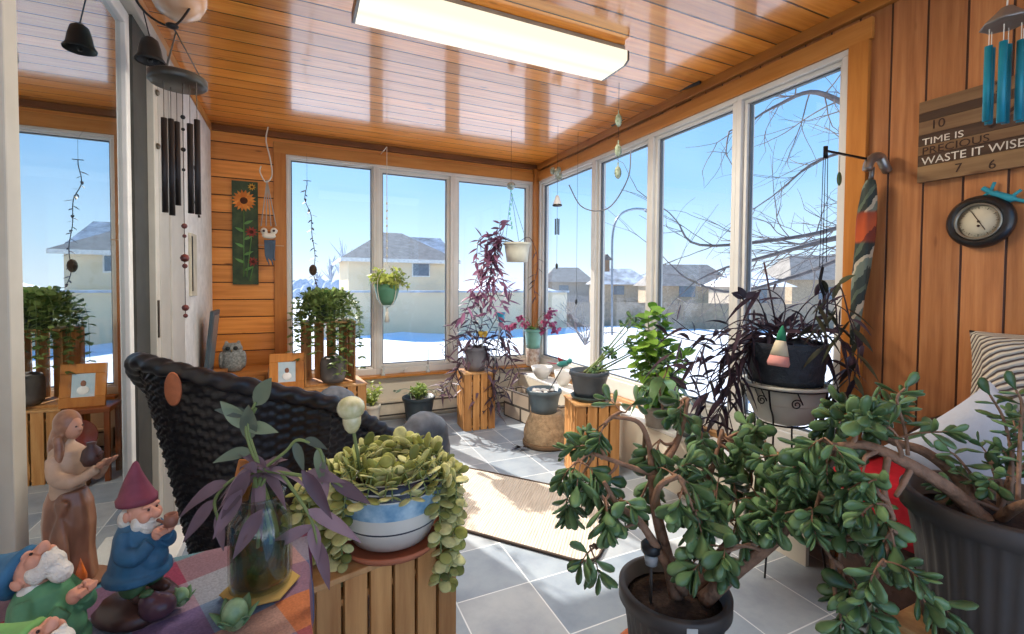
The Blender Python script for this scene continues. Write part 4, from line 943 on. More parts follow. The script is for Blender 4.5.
for k in range(8):
    a = TAU*k/8+.1; c, s = math.cos(a), math.sin(a); zc = zb2-.06; P = []
    for i in range(26):
        th = i*.42; rr = .022*(1-i/30); P.append(BPx+V(c*.162-s*rr*math.cos(th), s*.162+c*rr*math.cos(th), zc+rr*math.sin(th)))
    MB().tube([BPx+V(c*.168, s*.168, zb2-.012)]+P, .0025, 5).build('scroll', wire, ws)
bw = root('cream_bowl', 'cream ceramic bowl set in the black wire plant stand', 'bowl', (BPx.x, BPx.y, zb3)); 
MB().lathe([(0, 0), (.095, 0), (.11, .01), (.145, (zb2-zb3)*.6), (.155, zb2-zb3-.012), (.178, zb2-zb3-.008), (.178, zb2-zb3+.002), (.15, zb2-zb3+.002), (.14, (zb2-zb3)*.5), (0, .012)], (BPx.x, BPx.y, zb3), 36).build('bowl_body', pm('cream_glaze', 'b9b5a6', .4, var=.06), bw)
bp = root('potted_wandering_plant', 'dark ribbed basket planter of nearly black spidery leaves atop the cream bowl', 'potted plant', (BPx.x, BPx.y, zb2+.003))
c = V(BPx.x, BPx.y, zb2+.003); hh = zr-zb2
MB().lathe([(0, 0), (.135, 0)]+[(.14+.02*k/8+(.003 if k % 2 else 0), hh*k/8) for k in range(9)]+[(.15, hh), (.148, hh-.02), (0, hh-.025)], c, 48, wob=lambda i, a: 1+.008*math.sin(a*30)).build('basket_pot', pm('blue_black_basket', '272c33', .5, var=.3, scale=40, bump=.5, bscale=90), bp)
darkp = pm('black_purple_leaf', '2e2230', .5, col2='4a3a42', island=True, var=.3, transl=.15); dstem = pm('dark_stem', '3b2a2e', .6)
purpl = pm('purple_leaf', '5a3348', .5, col2='8a4f66', island=True, var=.3, transl=.3)
ms = MB(); ml = MB()
ctr = c+V(0, 0, hh); pj = lambda px, py, dt=0: (lambda q: q if q.x < 2.06 else onX(px, py, 2.06))(D(px, py, 1.98+dt))
vines = [[(770, 335), (745, 320), (722, 330), (700, 350), (690, 375)], [(760, 338), (735, 345), (715, 370), (705, 400), (712, 430)], [(765, 335), (738, 328), (700, 335), (672, 318)],
    [(760, 340), (728, 352), (690, 362), (668, 352)], [(755, 342), (735, 375), (728, 405), (735, 440)], [(752, 340), (720, 385), (690, 400), (672, 410)], [(756, 345), (742, 370), (745, 410), (752, 450)],
    [(772, 335), (758, 300), (745, 300), (738, 308)], [(790, 335), (800, 310), (822, 292), (838, 300)], [(800, 335), (825, 330), (846, 345), (856, 378)], [(805, 338), (828, 355), (838, 390), (842, 425)],
    [(810, 338), (835, 338), (850, 355), (848, 400)], [(795, 333), (815, 305), (845, 310), (862, 345)], [(780, 333), (785, 305), (770, 290), (752, 292)], [(762, 338), (726, 365), (700, 380), (682, 362)],
    [(760, 340), (732, 380), (716, 415), (696, 430)], [(770, 336), (742, 330), (725, 345), (712, 352)], [(808, 340), (822, 370), (826, 410), (815, 440)],
    [(758, 342), (722, 345), (690, 340), (668, 335)], [(757, 343), (715, 378), (698, 392), (676, 385)], [(756, 344), (726, 398), (718, 425), (728, 445)], [(756, 344), (736, 392), (744, 428), (762, 440)]]
for v in vines:
    dt = U(-.12, .08); P = bez([ctr+V(U(-.05, .05), U(-.05, .05), -.01)]+[pj(x, y, dt*(i+1)/len(v)) for i, (x, y) in enumerate(v)], 6)
    ms.tube(P, taper(.0035, .002, len(P)), 5, 0, False); leafy(ml, P, .055, .12, .024, 60, .55, .25, start=5, alt=170, pw=.6)
for k in range(16):
    a = U(0, TAU); P = bez([ctr, ctr+V(math.cos(a)*.08, math.sin(a)*.08, .05), ctr+V(math.cos(a)*.15, math.sin(a)*.15, U(.02, .1))], 5); ms.tube(P, .003, 5, 0, False); leafy(ml, P, .03, .09, .018, 55, .3, .3, start=2)
for (a, b) in (((742, 300), -30), ((758, 272), 0), ((736, 318), 10)):
    pass
for s in (-1, 1, -.3):
    q = pj(745, 298); ml.blade(q, (RT*s+V(0, 0, .6)).normalized(), -FW, .07, .035, .2, .1)
ms.build('vines', dstem, bp); ml.build('foliage', darkp, bp)
MB().tube([ctr+V(-.03, 0, -.02), pj(764, 262)], .004, 6).build('stake', dstem, bp)
# gnome-cone ornament stuck at basket rim
g = pj(778, 352, -.17); orn = thing('cone_ornament', 'small conical figure ornament, green cap over cream and pink, on the dark basket planter', 'ornament', g)
m = MB(); m.M = Matrix.Translation(pj(778, 366, -.175)) @ Matrix.Rotation(R(8), 4, 'Y'); m.lathe([(0, 0), (.036, .0), (.04, .012), (.033, .04)], n=20); m.build('pink_base', pm('salmon_pink', 'c98a80', .7), orn)
m = MB(); m.M = Matrix.Translation(pj(778, 366, -.175)) @ Matrix.Rotation(R(8), 4, 'Y'); m.lathe([(.033, .041), (.024, .08), (.018, .1)], n=20); m.build('cream_band', pm('cream_felt', 'cfc2a6', .8), orn)
m = MB(); m.M = Matrix.Translation(pj(778, 366, -.175)) @ Matrix.Rotation(R(8), 4, 'Y'); m.lathe([(.018, .101), (.014, .13), (.004, .158), (0, .16)], n=20); m.build('green_cap', pm('green_felt', '2f7a5a', .8), orn)
# ---- purple plant on crate
rnd.seed(71); ms = MB(); ml = MB(); ctr = PP+V(0, 0, .19); tp = (PP-EYE).dot(FW); q = lambda px, py, dt=0: D(px, py, tp+dt)
greyp = pm('grey_purple_leaf', '4c3d48', .5, col2='7c6470', island=True, var=.25, transl=.3)
for v in ([(470, 335), (455, 340), (442, 350), (450, 362)], [(475, 325), (462, 318), (450, 330)], [(482, 322), (478, 305), (470, 315)], [(490, 330), (498, 318), (505, 330), (508, 352)],
          [(495, 340), (508, 352), (512, 372), (505, 395)], [(470, 345), (455, 372), (448, 395), (440, 385)], [(474, 350), (462, 385), (470, 400), (458, 382)], [(490, 350), (494, 380), (492, 402), (484, 412)],
          [(485, 345), (488, 375), (498, 395), (495, 412)], [(470, 350), (452, 378), (440, 392)], [(480, 330), (472, 320), (462, 345)], [(498, 350), (515, 365), (520, 378)], [(495, 335), (505, 340), (512, 345)],
          [(478, 348), (480, 380), (476, 400)], [(484, 348), (500, 372), (488, 396)], [(476, 330), (466, 350), (455, 345)]):
    P = bez([ctr+V(U(-.03, .03), U(-.03, .03), 0)]+[q(x, y, U(-.14, -.02) if y > 350 else U(-.08, .05)) for x, y in v], 6)
    ms.tube(P, taper(.004, .0025, len(P)), 5, 0, False); leafy(ml, P, .032, .115, .026, 62, .3, .25, start=2, alt=165)
ms.build('vines', dstem, purp); ml.build('foliage', greyp, purp)
# picks in the pot
def pick(label, cat, name, px0, py0, px1, py1, mk, mats):
    t_ = thing(name, label, cat, q(px0, py0, -.1)); MB().tube([q(px0, py0, -.06), q(px1, py1, -.08)], .006, 6).build('stick', pm('pale_stick', '9ea3a3', .5), t_); mk(q(px1, py1, -.08), t_)
def tul(p, t_): MB().lathe([(0, 0), (.02, .006), (.032, .03), (.03, .055), (.036, .08), (.02, .07), (0, .06)], p, 12, wob=lambda i, a: 1+(.12*math.cos(a*5) if i > 3 else 0)).build('tulip_cup', pm('turquoise_glass', '2fa0c4', .3), t_)
pick('turquoise tulip shaped garden pick beside the grey pot of purple spidery plant', 'garden pick', 'garden_pick', 494, 368, 501, 322, tul, None)
def bfly(p, t_):
    m = MB(); 
    for s in (1, -1): m.blade(p, (RT*s+V(0, 0, .8)).normalized(), -FW, .05, .04, 0, .05); m.blade(p, (RT*s-V(0, 0, .3)).normalized(), -FW, .035, .03, 0, .05)
    m.build('wings', pm('yellow_wings', 'd6b04a', .6, transl=.3), t_)
pick('yellow butterfly garden pick among the purple leaves on the back crate', 'garden pick', 'garden_pick', 482, 360, 483, 335, bfly, None)
# ---- succulent sprouts in tall charcoal pot
rnd.seed(81); ms = MB(); ml = MB(); ctr = PT+V(0, 0, .24)
for k in range(20):
    a = U(0, TAU); r_ = U(.0, .07); cluster(ml, ms, ctr+V(math.cos(a)*r_*.5, math.sin(a)*r_*.5, 0), ctr+V(math.cos(a)*r_, math.sin(a)*r_, U(.03, .09)), 2, .035, .02, .3, 3, .04, r=.003, zb=.5)
ms.build('stems', gstem, tall); ml.build('foliage', pm('lime_leaf', '7fa044', .45, col2='b9cf74', island=True, transl=.3), tall)
m = MB()
for s, L_ in ((-1, .19), (1, .2), (-.6, .15), (.8, .17), (-.9, .1)):
    P = bez([ctr+V(0, 0, .02), ctr+RT*s*L_*.5+V(0, 0, .09), ctr+RT*s*L_+V(0, 0, .06+U(-.03, .02))], 6); m.tube(P, .0022, 5, 0, False); leafy(m, P, .05, .06, .018, 50, .1, .2, start=6)
m.build('runner_leaves', pm('pale_green_leaf', '8ea28a', .6, transl=.3), tall)
# ---- string vines in striped bowl (front)
rnd.seed(91); bc = D(392, 500, 1.09); BZ = .5972; BWc = V(bc.x, bc.y, 0)
fb = root('potted_hoya', 'wide blue and white striped ceramic bowl overflowing with round yellow green trailing leaves', 'potted plant', (BWc.x, BWc.y, BZ))
saucer(fb, V(BWc.x, BWc.y, BZ), .128, .022, terra)
h_ = .165; m = MB()
m.lathe([(0, 0), (.07, 0), (.09, .012), (.108, .05), (.1105, .056), (.1115, .06), (.116, .09), (.117, .115), (.1165, .128), (.1163, .131), (.1155, .145), (.114, .148), (.113, h_), (.106, h_), (.104, .13), (0, .125)],
        V(BWc.x, BWc.y, BZ+.007), 48, mats=[0, 0, 0, 0, 2, 0, 1, 1, 0, 2, 0, 2, 0, 0, 0, 0])
blue_m = pm('blue_brush_glaze', '5d93b8', .3, col2='b8d0da', scale=26, coat=.3); m.build('bowl', [pm('off_white_glaze', 'cfcbc0', .3, coat=.3, var=.05), blue_m, pm('navy_line_glaze', '2d2f3c', .3)], fb)
MB().lathe([(.1035, .135), (.05, .142), (0, .144)], V(BWc.x, BWc.y, BZ), 24).build('soil', soil, fb)
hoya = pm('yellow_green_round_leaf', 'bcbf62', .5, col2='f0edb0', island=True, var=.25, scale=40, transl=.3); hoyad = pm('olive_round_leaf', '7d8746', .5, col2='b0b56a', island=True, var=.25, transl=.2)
ms = MB(); ml = MB(); md = MB(); bt_ = BWc+V(0, 0, BZ+.15)
def roundleaf(mb, p, d, nr, L): mb.fat(p, d, nr, L, L*.9, .16, .1, 8, 0, .9)
def trail(P, sp, L, m1, m2, mixp=.6):
    ms.tube(P, .0018, 5, 0, False); d0 = 0; a = U(0, 6)
    for i in range(2, len(P)):
        d0 += (P[i]-P[i-1]).length
        while d0 > sp:
            d0 -= sp; t_ = (P[i]-P[i-1]).normalized(); x, y, _ = frame(t_); a += 2.4
            for s in (0, math.pi):
                rad = x*math.cos(a+s)+y*math.sin(a+s); roundleaf(m1 if rnd.random() < mixp else m2, P[i], (rad+V(0, 0, -.25)).normalized(), (rad*.3-t_+ -FW*.4), L*U(.65, 1.2))
for k in range(30):
    a = TAU*k/30+U(-.1, .1); dd = V(math.cos(a), math.sin(a), 0); tow = dd.dot(-FW); toL = dd.dot(-RT)
    ln = (.05+.12*max(0, toL)**1.5+.05*rnd.random()) + (.12 if dd.dot(RT) > .75 else 0) + (-.06 if tow > .5 and toL < .35 else 0); ln = max(.0, ln)
    P = bez([bt_+dd*.03+V(0, 0, .01), bt_+dd*.075+V(0, 0, U(.04, .065)), bt_+dd*.128+V(0, 0, .015), bt_+dd*.143+V(0, 0, -.03-ln*.5), bt_+dd*.140+V(0, 0, -.04-ln)], 7)
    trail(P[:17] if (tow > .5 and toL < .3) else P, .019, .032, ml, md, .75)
for k in range(20):      # long strands over the left and right sides
    sgn = -1 if k < 15 else 1; s0 = U(.10, .155) if sgn < 0 else U(.125, .145); p0 = bt_+RT*sgn*s0*.7+V(0, 0, .03)-FW*U(.0, .05); q0 = bt_+RT*sgn*(s0+U(.0, .03))-FW*U(-.02, .11 if sgn < 0 else .05); L_ = U(.10, .30) if sgn < 0 else U(.08, .15)
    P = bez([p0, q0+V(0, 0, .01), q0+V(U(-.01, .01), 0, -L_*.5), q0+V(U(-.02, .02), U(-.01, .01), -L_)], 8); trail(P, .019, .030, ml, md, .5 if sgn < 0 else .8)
for k in range(26): roundleaf(ml if k % 3 else md, bt_+V(U(-.09, .09), U(-.09, .09), U(.0, .05)), rdir(.3), rdir(), U(.026, .040))
ms.build('stems', gstem, fb); ml.build('foliage', hoya, fb); md.build('olive_foliage', hoyad, fb)  # olive leaves are mixed at random among the yellow green ones
fp = D(352, 408, 1.0); m = MB(); m.ball(D(351, 408, 1.0), (.03, .03, .026), 16); m.ball(D(352, 420, 1.0), (.02, .02, .03), 12)
tg_ = thing('mushroom_pick', 'pale yellow green glass mushroom globe on a stake in the striped bowl', 'garden globe', D(360, 470, 1.02)); m.build('globe', pm('frosted_yellow_glass', 'b5b57a', .15, col2='e6e0bd', scale=30, coat=.6), tg_)
MB().tube([D(353, 428, 1.0), D(362, 480, 1.03)], .004, 6).build('stake', gstem, tg_)
# ---- jar with purple cuttings
rnd.seed(101); jc = onZ(261, 583, .75); jc.z = .7475
tag(MB().lathe([(0, 0), (.052, 0), (.054, .002), (.052, .004), (0, .004)], jc-V(0, 0, .003), 6).build('cork_coaster', pm('tan_coaster', 'a98a4c', .8)), 'tan hexagonal coaster under the glass jar on the plaid cloth', 'coaster')
jar = root('glass_jar_of_cuttings', 'clear glass jar of green water and purple leaved cuttings on the plaid cloth', 'jar', jc+V(0, 0, .002))
def gl2():
    t2 = NT('jar_glass'); g_ = t2.n('ShaderNodeBsdfTransparent'); g_.inputs[0].default_value = (.86, .9, .87, 1); s_ = t2.n('ShaderNodeBsdfGlossy'); s_.inputs['Roughness'].default_value = .03
    lw = t2.n('ShaderNodeLayerWeight'); lw.inputs[0].default_value = .35; f = t2.math('ADD', t2.math('MULTIPLY', lw.outputs['Facing'], .35), .05); mx = t2.n('ShaderNodeMixShader')
    t2.l(f, mx.inputs[0]); t2.l(g_.outputs[0], mx.inputs[1]); t2.l(s_.outputs[0], mx.inputs[2]); t2.l(mx.outputs[0], t2.out.inputs[0]); return t2.m
J = jc+V(0, 0, .002)
MB().lathe([(.034, .0), (.042, .005), (.043, .02), (.043, .095), (.040, .106), (.033, .116), (.033, .134), (.035, .137), (.032, .138), (.031, .116), (.040, .1), (.040, .012), (.0, .006)], J, 32).build('glass_body', gl2(), jar)
def water():
    t2 = NT('green_murky_water'); a_ = t2.n('ShaderNodeBsdfTransparent'); a_.inputs[0].default_value = lin('8a9a5c'); b = t2.n('ShaderNodeBsdfPrincipled'); b.inputs[0].default_value = lin('4d5a2c'); b.inputs['Roughness'].default_value = .1
    mx = t2.n('ShaderNodeMixShader'); mx.inputs[0].default_value = .45; t2.l(a_.outputs[0], mx.inputs[1]); t2.l(b.outputs[0], mx.inputs[2]); t2.l(mx.outputs[0], t2.out.inputs[0]); return t2.m
MB().lathe([(0, .0075), (.039, .013), (.039, .068), (0, .068)], J, 28).build('water', water(), jar)
ms = MB(); ml = MB(); mg = MB(); TJ = (J-EYE).dot(FW); jj = lambda px, py, dt=0: D(px, py, TJ+dt)
mv = pm('dusty_purple_leaf', '624f5b', .45, col2='9a838f', island=True, var=.2, transl=.25); mgr = pm('grey_green_leaf', '4a5450', .5, col2='75836a', island=True, var=.15, transl=.25)
for k in range(8):
    a = U(0, TAU); ms.tube(bez([J+V(math.cos(a)*.02, math.sin(a)*.02, .02), J+V(math.cos(a+1)*.025, math.sin(a+1)*.025, .07), jj(262+U(-12, 12), 478, U(-.02, .02))], 6), .0028, 6, 0, False)
hub = jj(262, 470)
for k in range(17):
    a = TAU*k/17; d = (RT*math.cos(a)*1.0+V(0, 0, 1)*(math.sin(a)*.5+.1)-FW*U(-.5, .9)).normalized(); ml.blade(hub+rdir()*.012, d, V(0, 0, 1)-FW*.5, U(.04, .075), .015, U(.3, .9), .25, 7, 0, .75)
for (px, py, L_) in ((240, 500, .06), (232, 520, .05), (292, 500, .05), (252, 540, .03)): ml.blade(jj(px+10, py-30, -.05), (RT*(-.6 if px < 262 else .6)-V(0, 0, .9)).normalized(), -FW, .075, .022, .1, .25)
# upright grey-green sprig
P = bez([hub, jj(254, 450), jj(248, 425), jj(256, 408)], 6); ms.tube(P, .0022, 6, 0, False)
def shoot(pts, leaves):
    P = bez(pts, 7); ms.tube(P, taper(.0028, .002, len(P)), 6, 0, False)
    for f, dx, dz, L_, W_, mm, b_ in leaves: (mm).blade(P[int(f*(len(P)-1))], (RT*dx+V(0, 0, dz)-FW*.15).normalized(), -FW+V(0, 0, .3), L_, W_, b_, .15, 7, 0, .75)
shoot([hub, jj(252, 452), jj(246, 425), jj(256, 402)], [(.35, -1, .1, .055, .018, mg, .35), (.62, -.6, .9, .06, .024, mg, .1), (.65, 1, .25, .055, .02, mg, .3), (.85, -1, .3, .05, .016, mg, .1), (.98, .65, 1, .055, .028, mg, .05), (.5, .1, .9, .065, .028, mg, .1)])
shoot([hub, jj(285, 452), jj(298, 440), jj(318, 448), jj(324, 462)], [(.45, .4, -.8, .04, .015, mg, .2), (.75, .2, -1, .045, .018, mg, .2), (.98, .05, -1, .075, .02, ml, .0), (.6, .8, .1, .04, .014, mg, .4)])
shoot([hub, jj(298, 475), jj(330, 480), jj(352, 494)], [(.4, .9, .2, .07, .02, ml, .3), (.7, .8, -.3, .07, .02, ml, .1)])
shoot([hub+V(.02, 0, 0), jj(300, 500), jj(312, 522), jj(318, 545)], [(.5, .9, -.2, .09, .022, ml, .25), (.75, -.8, -.3, .08, .018, ml, .1), (.95, .35, -1, .07, .02, ml, .1), (.7, .2, -1, .06, .02, ml, 0)])
shoot([hub, jj(232, 480), jj(215, 500), jj(218, 520)], [(.4, -.8, -.1, .07, .02, ml, .6), (.7, -.6, -.6, .06, .02, ml, .3), (.95, .3, -1, .05, .016, ml, .1)])
ms.build('stems', gstem, jar); ml.build('purple_foliage', mv, jar); mg.build('grey_green_foliage', mgr, jar)
m = MB(); m.M = Matrix.Translation(jj(243, 482, .02)) @ Matrix.Rotation(R(12), 4, 'Y'); m.box((-.013, -.003, -.03), (.013, .003, .035)); m.build('wooden_tag', pm('orange_wood_tag', 'b2713a', .6), jar, bevel=.003)
# ---- back-left: ivy pot on upper crate, grey pot in crate
rnd.seed(111); ip = V(.17, 3.72, UC); iv = root('potted_ivy', 'grey green pot of trailing ivy on top of the open crate in the back window', 'potted plant', ip)
pot(iv, ip, .085, .065, .15, pm('olive_grey_pot', '566055', .5), rim=.006); ms = MB(); ml = MB(); ctr = ip+V(0, 0, .14); ivm = pm('ivy_leaf', '4c6a35', .5, col2='9db268', island=True, var=.3, transl=.35)
for k in range(80):
    a = TAU*k/80+U(-.1, .1); dd = V(math.cos(a), math.sin(a), 0); o_ = U(.08, .24); ln = U(.03, .38)*(1 if dd.y < .3 else .2)*(1.25 if dd.x > .2 else .85)
    P = bez([ctr, ctr+dd*o_*.5+V(0, 0, U(.03, .1)), ctr+dd*o_+V(0, 0, -.03), ctr+dd*(o_+.02)+V(U(-.03, .03), 0, -.08-ln)], 6)
    P = [V(p.x, min(p.y, YB-.04), p.z) for p in P]
    ms.tube(P, .0015, 4, 0, False); leafy(ml, P, .018, .042, .034, 70, .2, .05, start=1, alt=140, seg=3)
ms.build('vines', gstem, iv); ml.build('foliage', ivm, iv)
gp2 = V(.22, 3.70, .4615); g2_ = root('ceramic_pot', 'rounded grey ribbed pot standing inside the open crate', 'pot', gp2)
MB().lathe([(0, 0), (.07, 0), (.085, .02)]+[(.09-.0*k+(.002 if k % 2 else 0), .03+k*.012) for k in range(9)]+[(.09, .15), (.082, .18), (.07, .19), (.06, .18), (0, .17)], gp2, 36).build('pot_body', pm('warm_grey_ribbed', '6b6560', .7, var=.15), g2_)
# dried hanging vine with holder in window 1
hv = onY(307, 182, YB-.15); h1 = onY(318, 288, YB-.15); hp = thing('hanging_vine', 'thin dark dried vine dangling from a small hook against the leftmost back window', 'hanging vine', hv)
m = MB(); m.tube([hv+V(-.03, 0, .01), hv+V(.03, 0, .01)], .003, 5); m.tube([hv+V(0, 0, .01), hv+V(0, 0, -.03)], .003, 5); m.tube([hv+V(0, 0, .01), V(hv.x, hv.y, 2.15), V(hv.x, YB-.02, 2.26)], .0008, 4); m.build('hook', wire, hp)
P = bez([hv+V(0, 0, -.02)]+[onY(x, y, YB-.15) for x, y in ((305, 200), (311, 215), (312, 235), (315, 255), (314, 275))]+[h1], 8); m = MB(); m.tube(P, .003, 5, 0, False); leafy(m, P, .028, .045, .02, 60, .1, .1, start=2); m.build('vine', darkp, hp)
m = MB(); m.ball(onY(313, 270, YB-.15), (.03, .03, .045), 10); m.build('seed_pod', pm('dark_seed_pod', '4a3a30', .9, bump=.8), hp)
# yellow-green small plant right of lower crate
rnd.seed(5); sp_ = V(.52, 3.86, 0); s3 = root('potted_fern', 'yellow green bushy plant low beside the back left crates', 'potted plant', sp_)
pot(s3, sp_, .07, .055, .22, cream, rim=.004); ms = MB(); ml = MB()
for k in range(22):
    a = U(0, TAU); P = bez([sp_+V(0, 0, .2), sp_+V(math.cos(a)*.05, math.sin(a)*.05, .29), sp_+V(math.cos(a)*U(.06, .1), math.sin(a)*U(.06, .1), U(.24, .4))], 5); ms.tube(P, .002, 4, 0, False); leafy(ml, P, .018, .04, .026, 60, .2, .1, start=2)
ms.build('stems', gstem, s3); ml.build('foliage', pm('yellow_green_leaf', '93a83e', .5, col2='c3cc66', island=True, transl=.35), s3)
# ---- hanging green planter
rnd.seed(121); hg = onY(387, 300, 3.80); gz = onY(387, 305, 3.80).z; zr_ = onY(387, 284, 3.80).z; rad = .098
hgp = root('hanging_planter', 'green bowl planter of lime leaves in a white macrame hanger at the back windows', 'hanging planter', (hg.x, hg.y, gz)); hh = zr_-gz
MB().lathe([(0, 0), (rad*.5, .0), (rad*.8, hh*.3), (rad*.97, hh*.7), (rad, hh), (rad-.006, hh), (rad*.9, hh*.8), (0, hh*.78)], (hg.x, hg.y, gz), 32).build('bowl', pm('sage_green_glaze', '4f7d63', .4), hgp)
ms = MB(); ml = MB(); ctr = V(hg.x, hg.y, zr_-.01)
for k in range(50):
    a = U(0, TAU); P = bez([ctr, ctr+V(math.cos(a)*.06, math.sin(a)*.06, U(.03, .07)), ctr+V(math.cos(a)*U(.08, .17), math.sin(a)*U(.08, .15), U(-.01, .13))], 5); ms.tube(P, .002, 4, 0, False); leafy(ml, P, .016, .044, .028, 60, .2, .1, start=2)
ms.build('stems', gstem, hgp); ml.build('foliage', pm('lime_foliage', '93a844', .5, col2='cbd070', island=True, transl=.4), hgp)
cord = pm('white_cotton_cord', 'cfc8b8', .9); kn = V(hg.x, hg.y, onY(387, 262, 3.8).z)
for k in range(4):
    a = TAU*k/4+.6; c_, s_ = math.cos(a), math.sin(a); MB().tube(bez([kn, V(hg.x+c_*rad*.6, hg.y+s_*rad*.6, (kn.z+zr_)/2+.01), V(hg.x+c_*(rad+.004), hg.y+s_*(rad+.004), zr_), V(hg.x+c_*(rad*.75), hg.y+s_*(rad*.75), gz+hh*.15), V(hg.x, hg.y, gz-.02)], 6), .003, 6).build('cord', cord, hgp)
m = MB(); m.tube([kn, V(hg.x, hg.y, 2.30), V(hg.x, YB-.04, 2.32)], .003, 6); [m.ball(V(hg.x, hg.y, kn.z+.05+i*.06), (.008, .008, .012), 8) for i in range(8)]; m.build('hanging_cord', cord, hgp)
m = MB(); m.tube([V(hg.x, hg.y, gz-.02), V(hg.x, hg.y, gz-.08)], .009, 8); m.tube([V(hg.x, hg.y, gz-.055), V(hg.x, hg.y, gz-.14)], [.01, .022], 8); m.build('tassel', cord, hgp)
# ---- hanging white planter with purple heart
rnd.seed(131); TW = 3.55; hw = D(517, 262, TW); zr_ = D(517, 243, TW).z; rad = .10
wpn = root('hanging_planter', 'cream hanging pot spilling magenta purple vines in the back right window', 'hanging planter', hw)
MB().lathe([(0, 0), (rad*.8, 0), (rad*.9, (zr_-hw.z)*.5), (rad, zr_-hw.z), (rad+.006, zr_-hw.z), (rad+.006, zr_-hw.z-.015), (rad-.01, zr_-hw.z-.02), (0, zr_-hw.z-.025)], hw, 30).build('pot', pm('cream_plastic', 'c2bfae', .5), wpn)
ck = D(511, 192, TW); m = MB(); cp = V(ck.x, ck.y, 2.4)
for a in (0.2, 2.3, 4.4): m.tube([ck, hw+V(math.cos(a)*rad, math.sin(a)*rad, zr_-hw.z)], .0016, 5)
m.build('hanger_wires', wire, wpn)
MB().tube([ck, V(ck.x, ck.y, 2.399)], .0012, 5).build('ceiling_string', wire, wpn)
hb = thing('hanging_bead_ornament', 'silver and turquoise glass bead cluster on the string above the cream hanging pot', 'ornament', D(511, 186, TW-.06)); m = MB()
ckf = D(511, 186, TW-.06); m.ball(ckf, (.035, .035, .03), 10); m.build('cluster', pm('silver_glass', '8f9a96', .2, metal=.6, var=.4, scale=60), hb); m = MB()
for i in range(9): m.ball(ckf+V(.01*math.sin(i), 0, -.035-i*.035), (.007, .007, .014), 8)
m.build('bead_string', pm('turquoise_bead', '6fb5b0', .15, coat=.6), hb)
ms = MB(); ml = MB(); ctr = V(hw.x, hw.y, zr_); w_ = lambda px, py, dt=0: D(px, py, TW+dt)
for v in ([(500, 238), (490, 235), (486, 255), (488, 280)], [(498, 240), (484, 262), (480, 285), (484, 300)], [(502, 236), (500, 222), (503, 228)], [(500, 240), (492, 268), (496, 292), (505, 308)],
          [(498, 244), (478, 275), (470, 300), (462, 318)], [(496, 240), (480, 238), (476, 262)], [(500, 246), (498, 278), (512, 292)], [(500, 240), (488, 282), (478, 300), (474, 298)], [(496, 250), (490, 290), (500, 322)], [(498, 240), (486, 270), (490, 305), (483, 318)], [(500, 240), (494, 258), (503, 280), (508, 300)]):
    P = bez([ctr]+[w_(x, y, U(-.1, .05)) for x, y in v], 6); ms.tube(P, .0025, 5, 0, False); leafy(ml, P, .026, .095, .030, 60, .2, .2, start=4, alt=160)
ms.build('vines', dstem, wpn); ml.build('foliage', pm('magenta_purple_leaf', '6d4460', .5, col2='a5748e', island=True, var=.25, transl=.4), wpn)
m = MB(); P = bez([ctr, w_(530, 238), w_(538, 262), w_(534, 285), w_(536, 300)], 8); m.tube(P, .0025, 5, 0, False); leafy(m, P, .045, .07, .018, 50, .2, .25, start=12, alt=180); m.build('dark_vine', darkp, wpn)
# ---- teal pot with pink flowers on patterned cylinder (corner of sills)
rnd.seed(141); tc_ = onY(533, 368, 4.03); TZ = .4065; cyl = root('ceramic_cylinder', 'small speckled terracotta cylinder on the corner sill under the teal flower pot', 'ceramic pot', (tc_.x, tc_.y, TZ))
z1 = onY(533, 348, 4.03).z; z2 = onY(533, 331, 4.03).z
MB().lathe([(0, 0), (.062, 0), (.066, .01), (.07, z1-TZ-.006), (.066, z1-TZ), (0, z1-TZ)], (tc_.x, tc_.y, TZ), 28).build('cylinder_body', pm('speckled_terracotta', 'a5806a', .7, col2='cfc2b2', scale=40), cyl)
tpz = root('potted_begonia', 'teal green pot of deep pink blossoms in the far window corner', 'potted plant', (tc_.x, tc_.y, z1+.001))
pot(tpz, V(tc_.x, tc_.y, z1+.001), .085, .066, z2-z1+.02, pm('seafoam_glaze', '6b9b8c', .35), rim=.008, rimh=.03); ms = MB(); ml = MB(); mf = MB(); ctr = V(tc_.x, tc_.y, z2+.01); tcor = (ctr-EYE).dot(FW)
for (px, py) in ((514, 325), (520, 318), (508, 328), (548, 316), (552, 325), (545, 322), (556, 331), (550, 312), (524, 324), (542, 330)):
    e = D(px, py, tcor-U(.02, .12)); P = bez([ctr, (ctr+e)/2+V(0, 0, .06), e], 5); ms.tube(P, .002, 5, 0, False)
    for _ in range(22): q_ = e+rdir()*U(.0, .05); mf.blade(q_, rdir(-.2), rdir(), .036, .032, .2, .1, 3)
for k in range(9): a = U(0, TAU); ml.blade(ctr, V(math.cos(a), math.sin(a), .9).normalized(), V(0, 0, 1), U(.07, .13), .04, .4, .1)
ms.build('stems', gstem, tpz); ml.build('foliage', jadeb, tpz); mf.build('blossoms', pm('deep_pink_petal', '9c3f66', .6, col2='c96a8c', island=True, transl=.3), tpz)
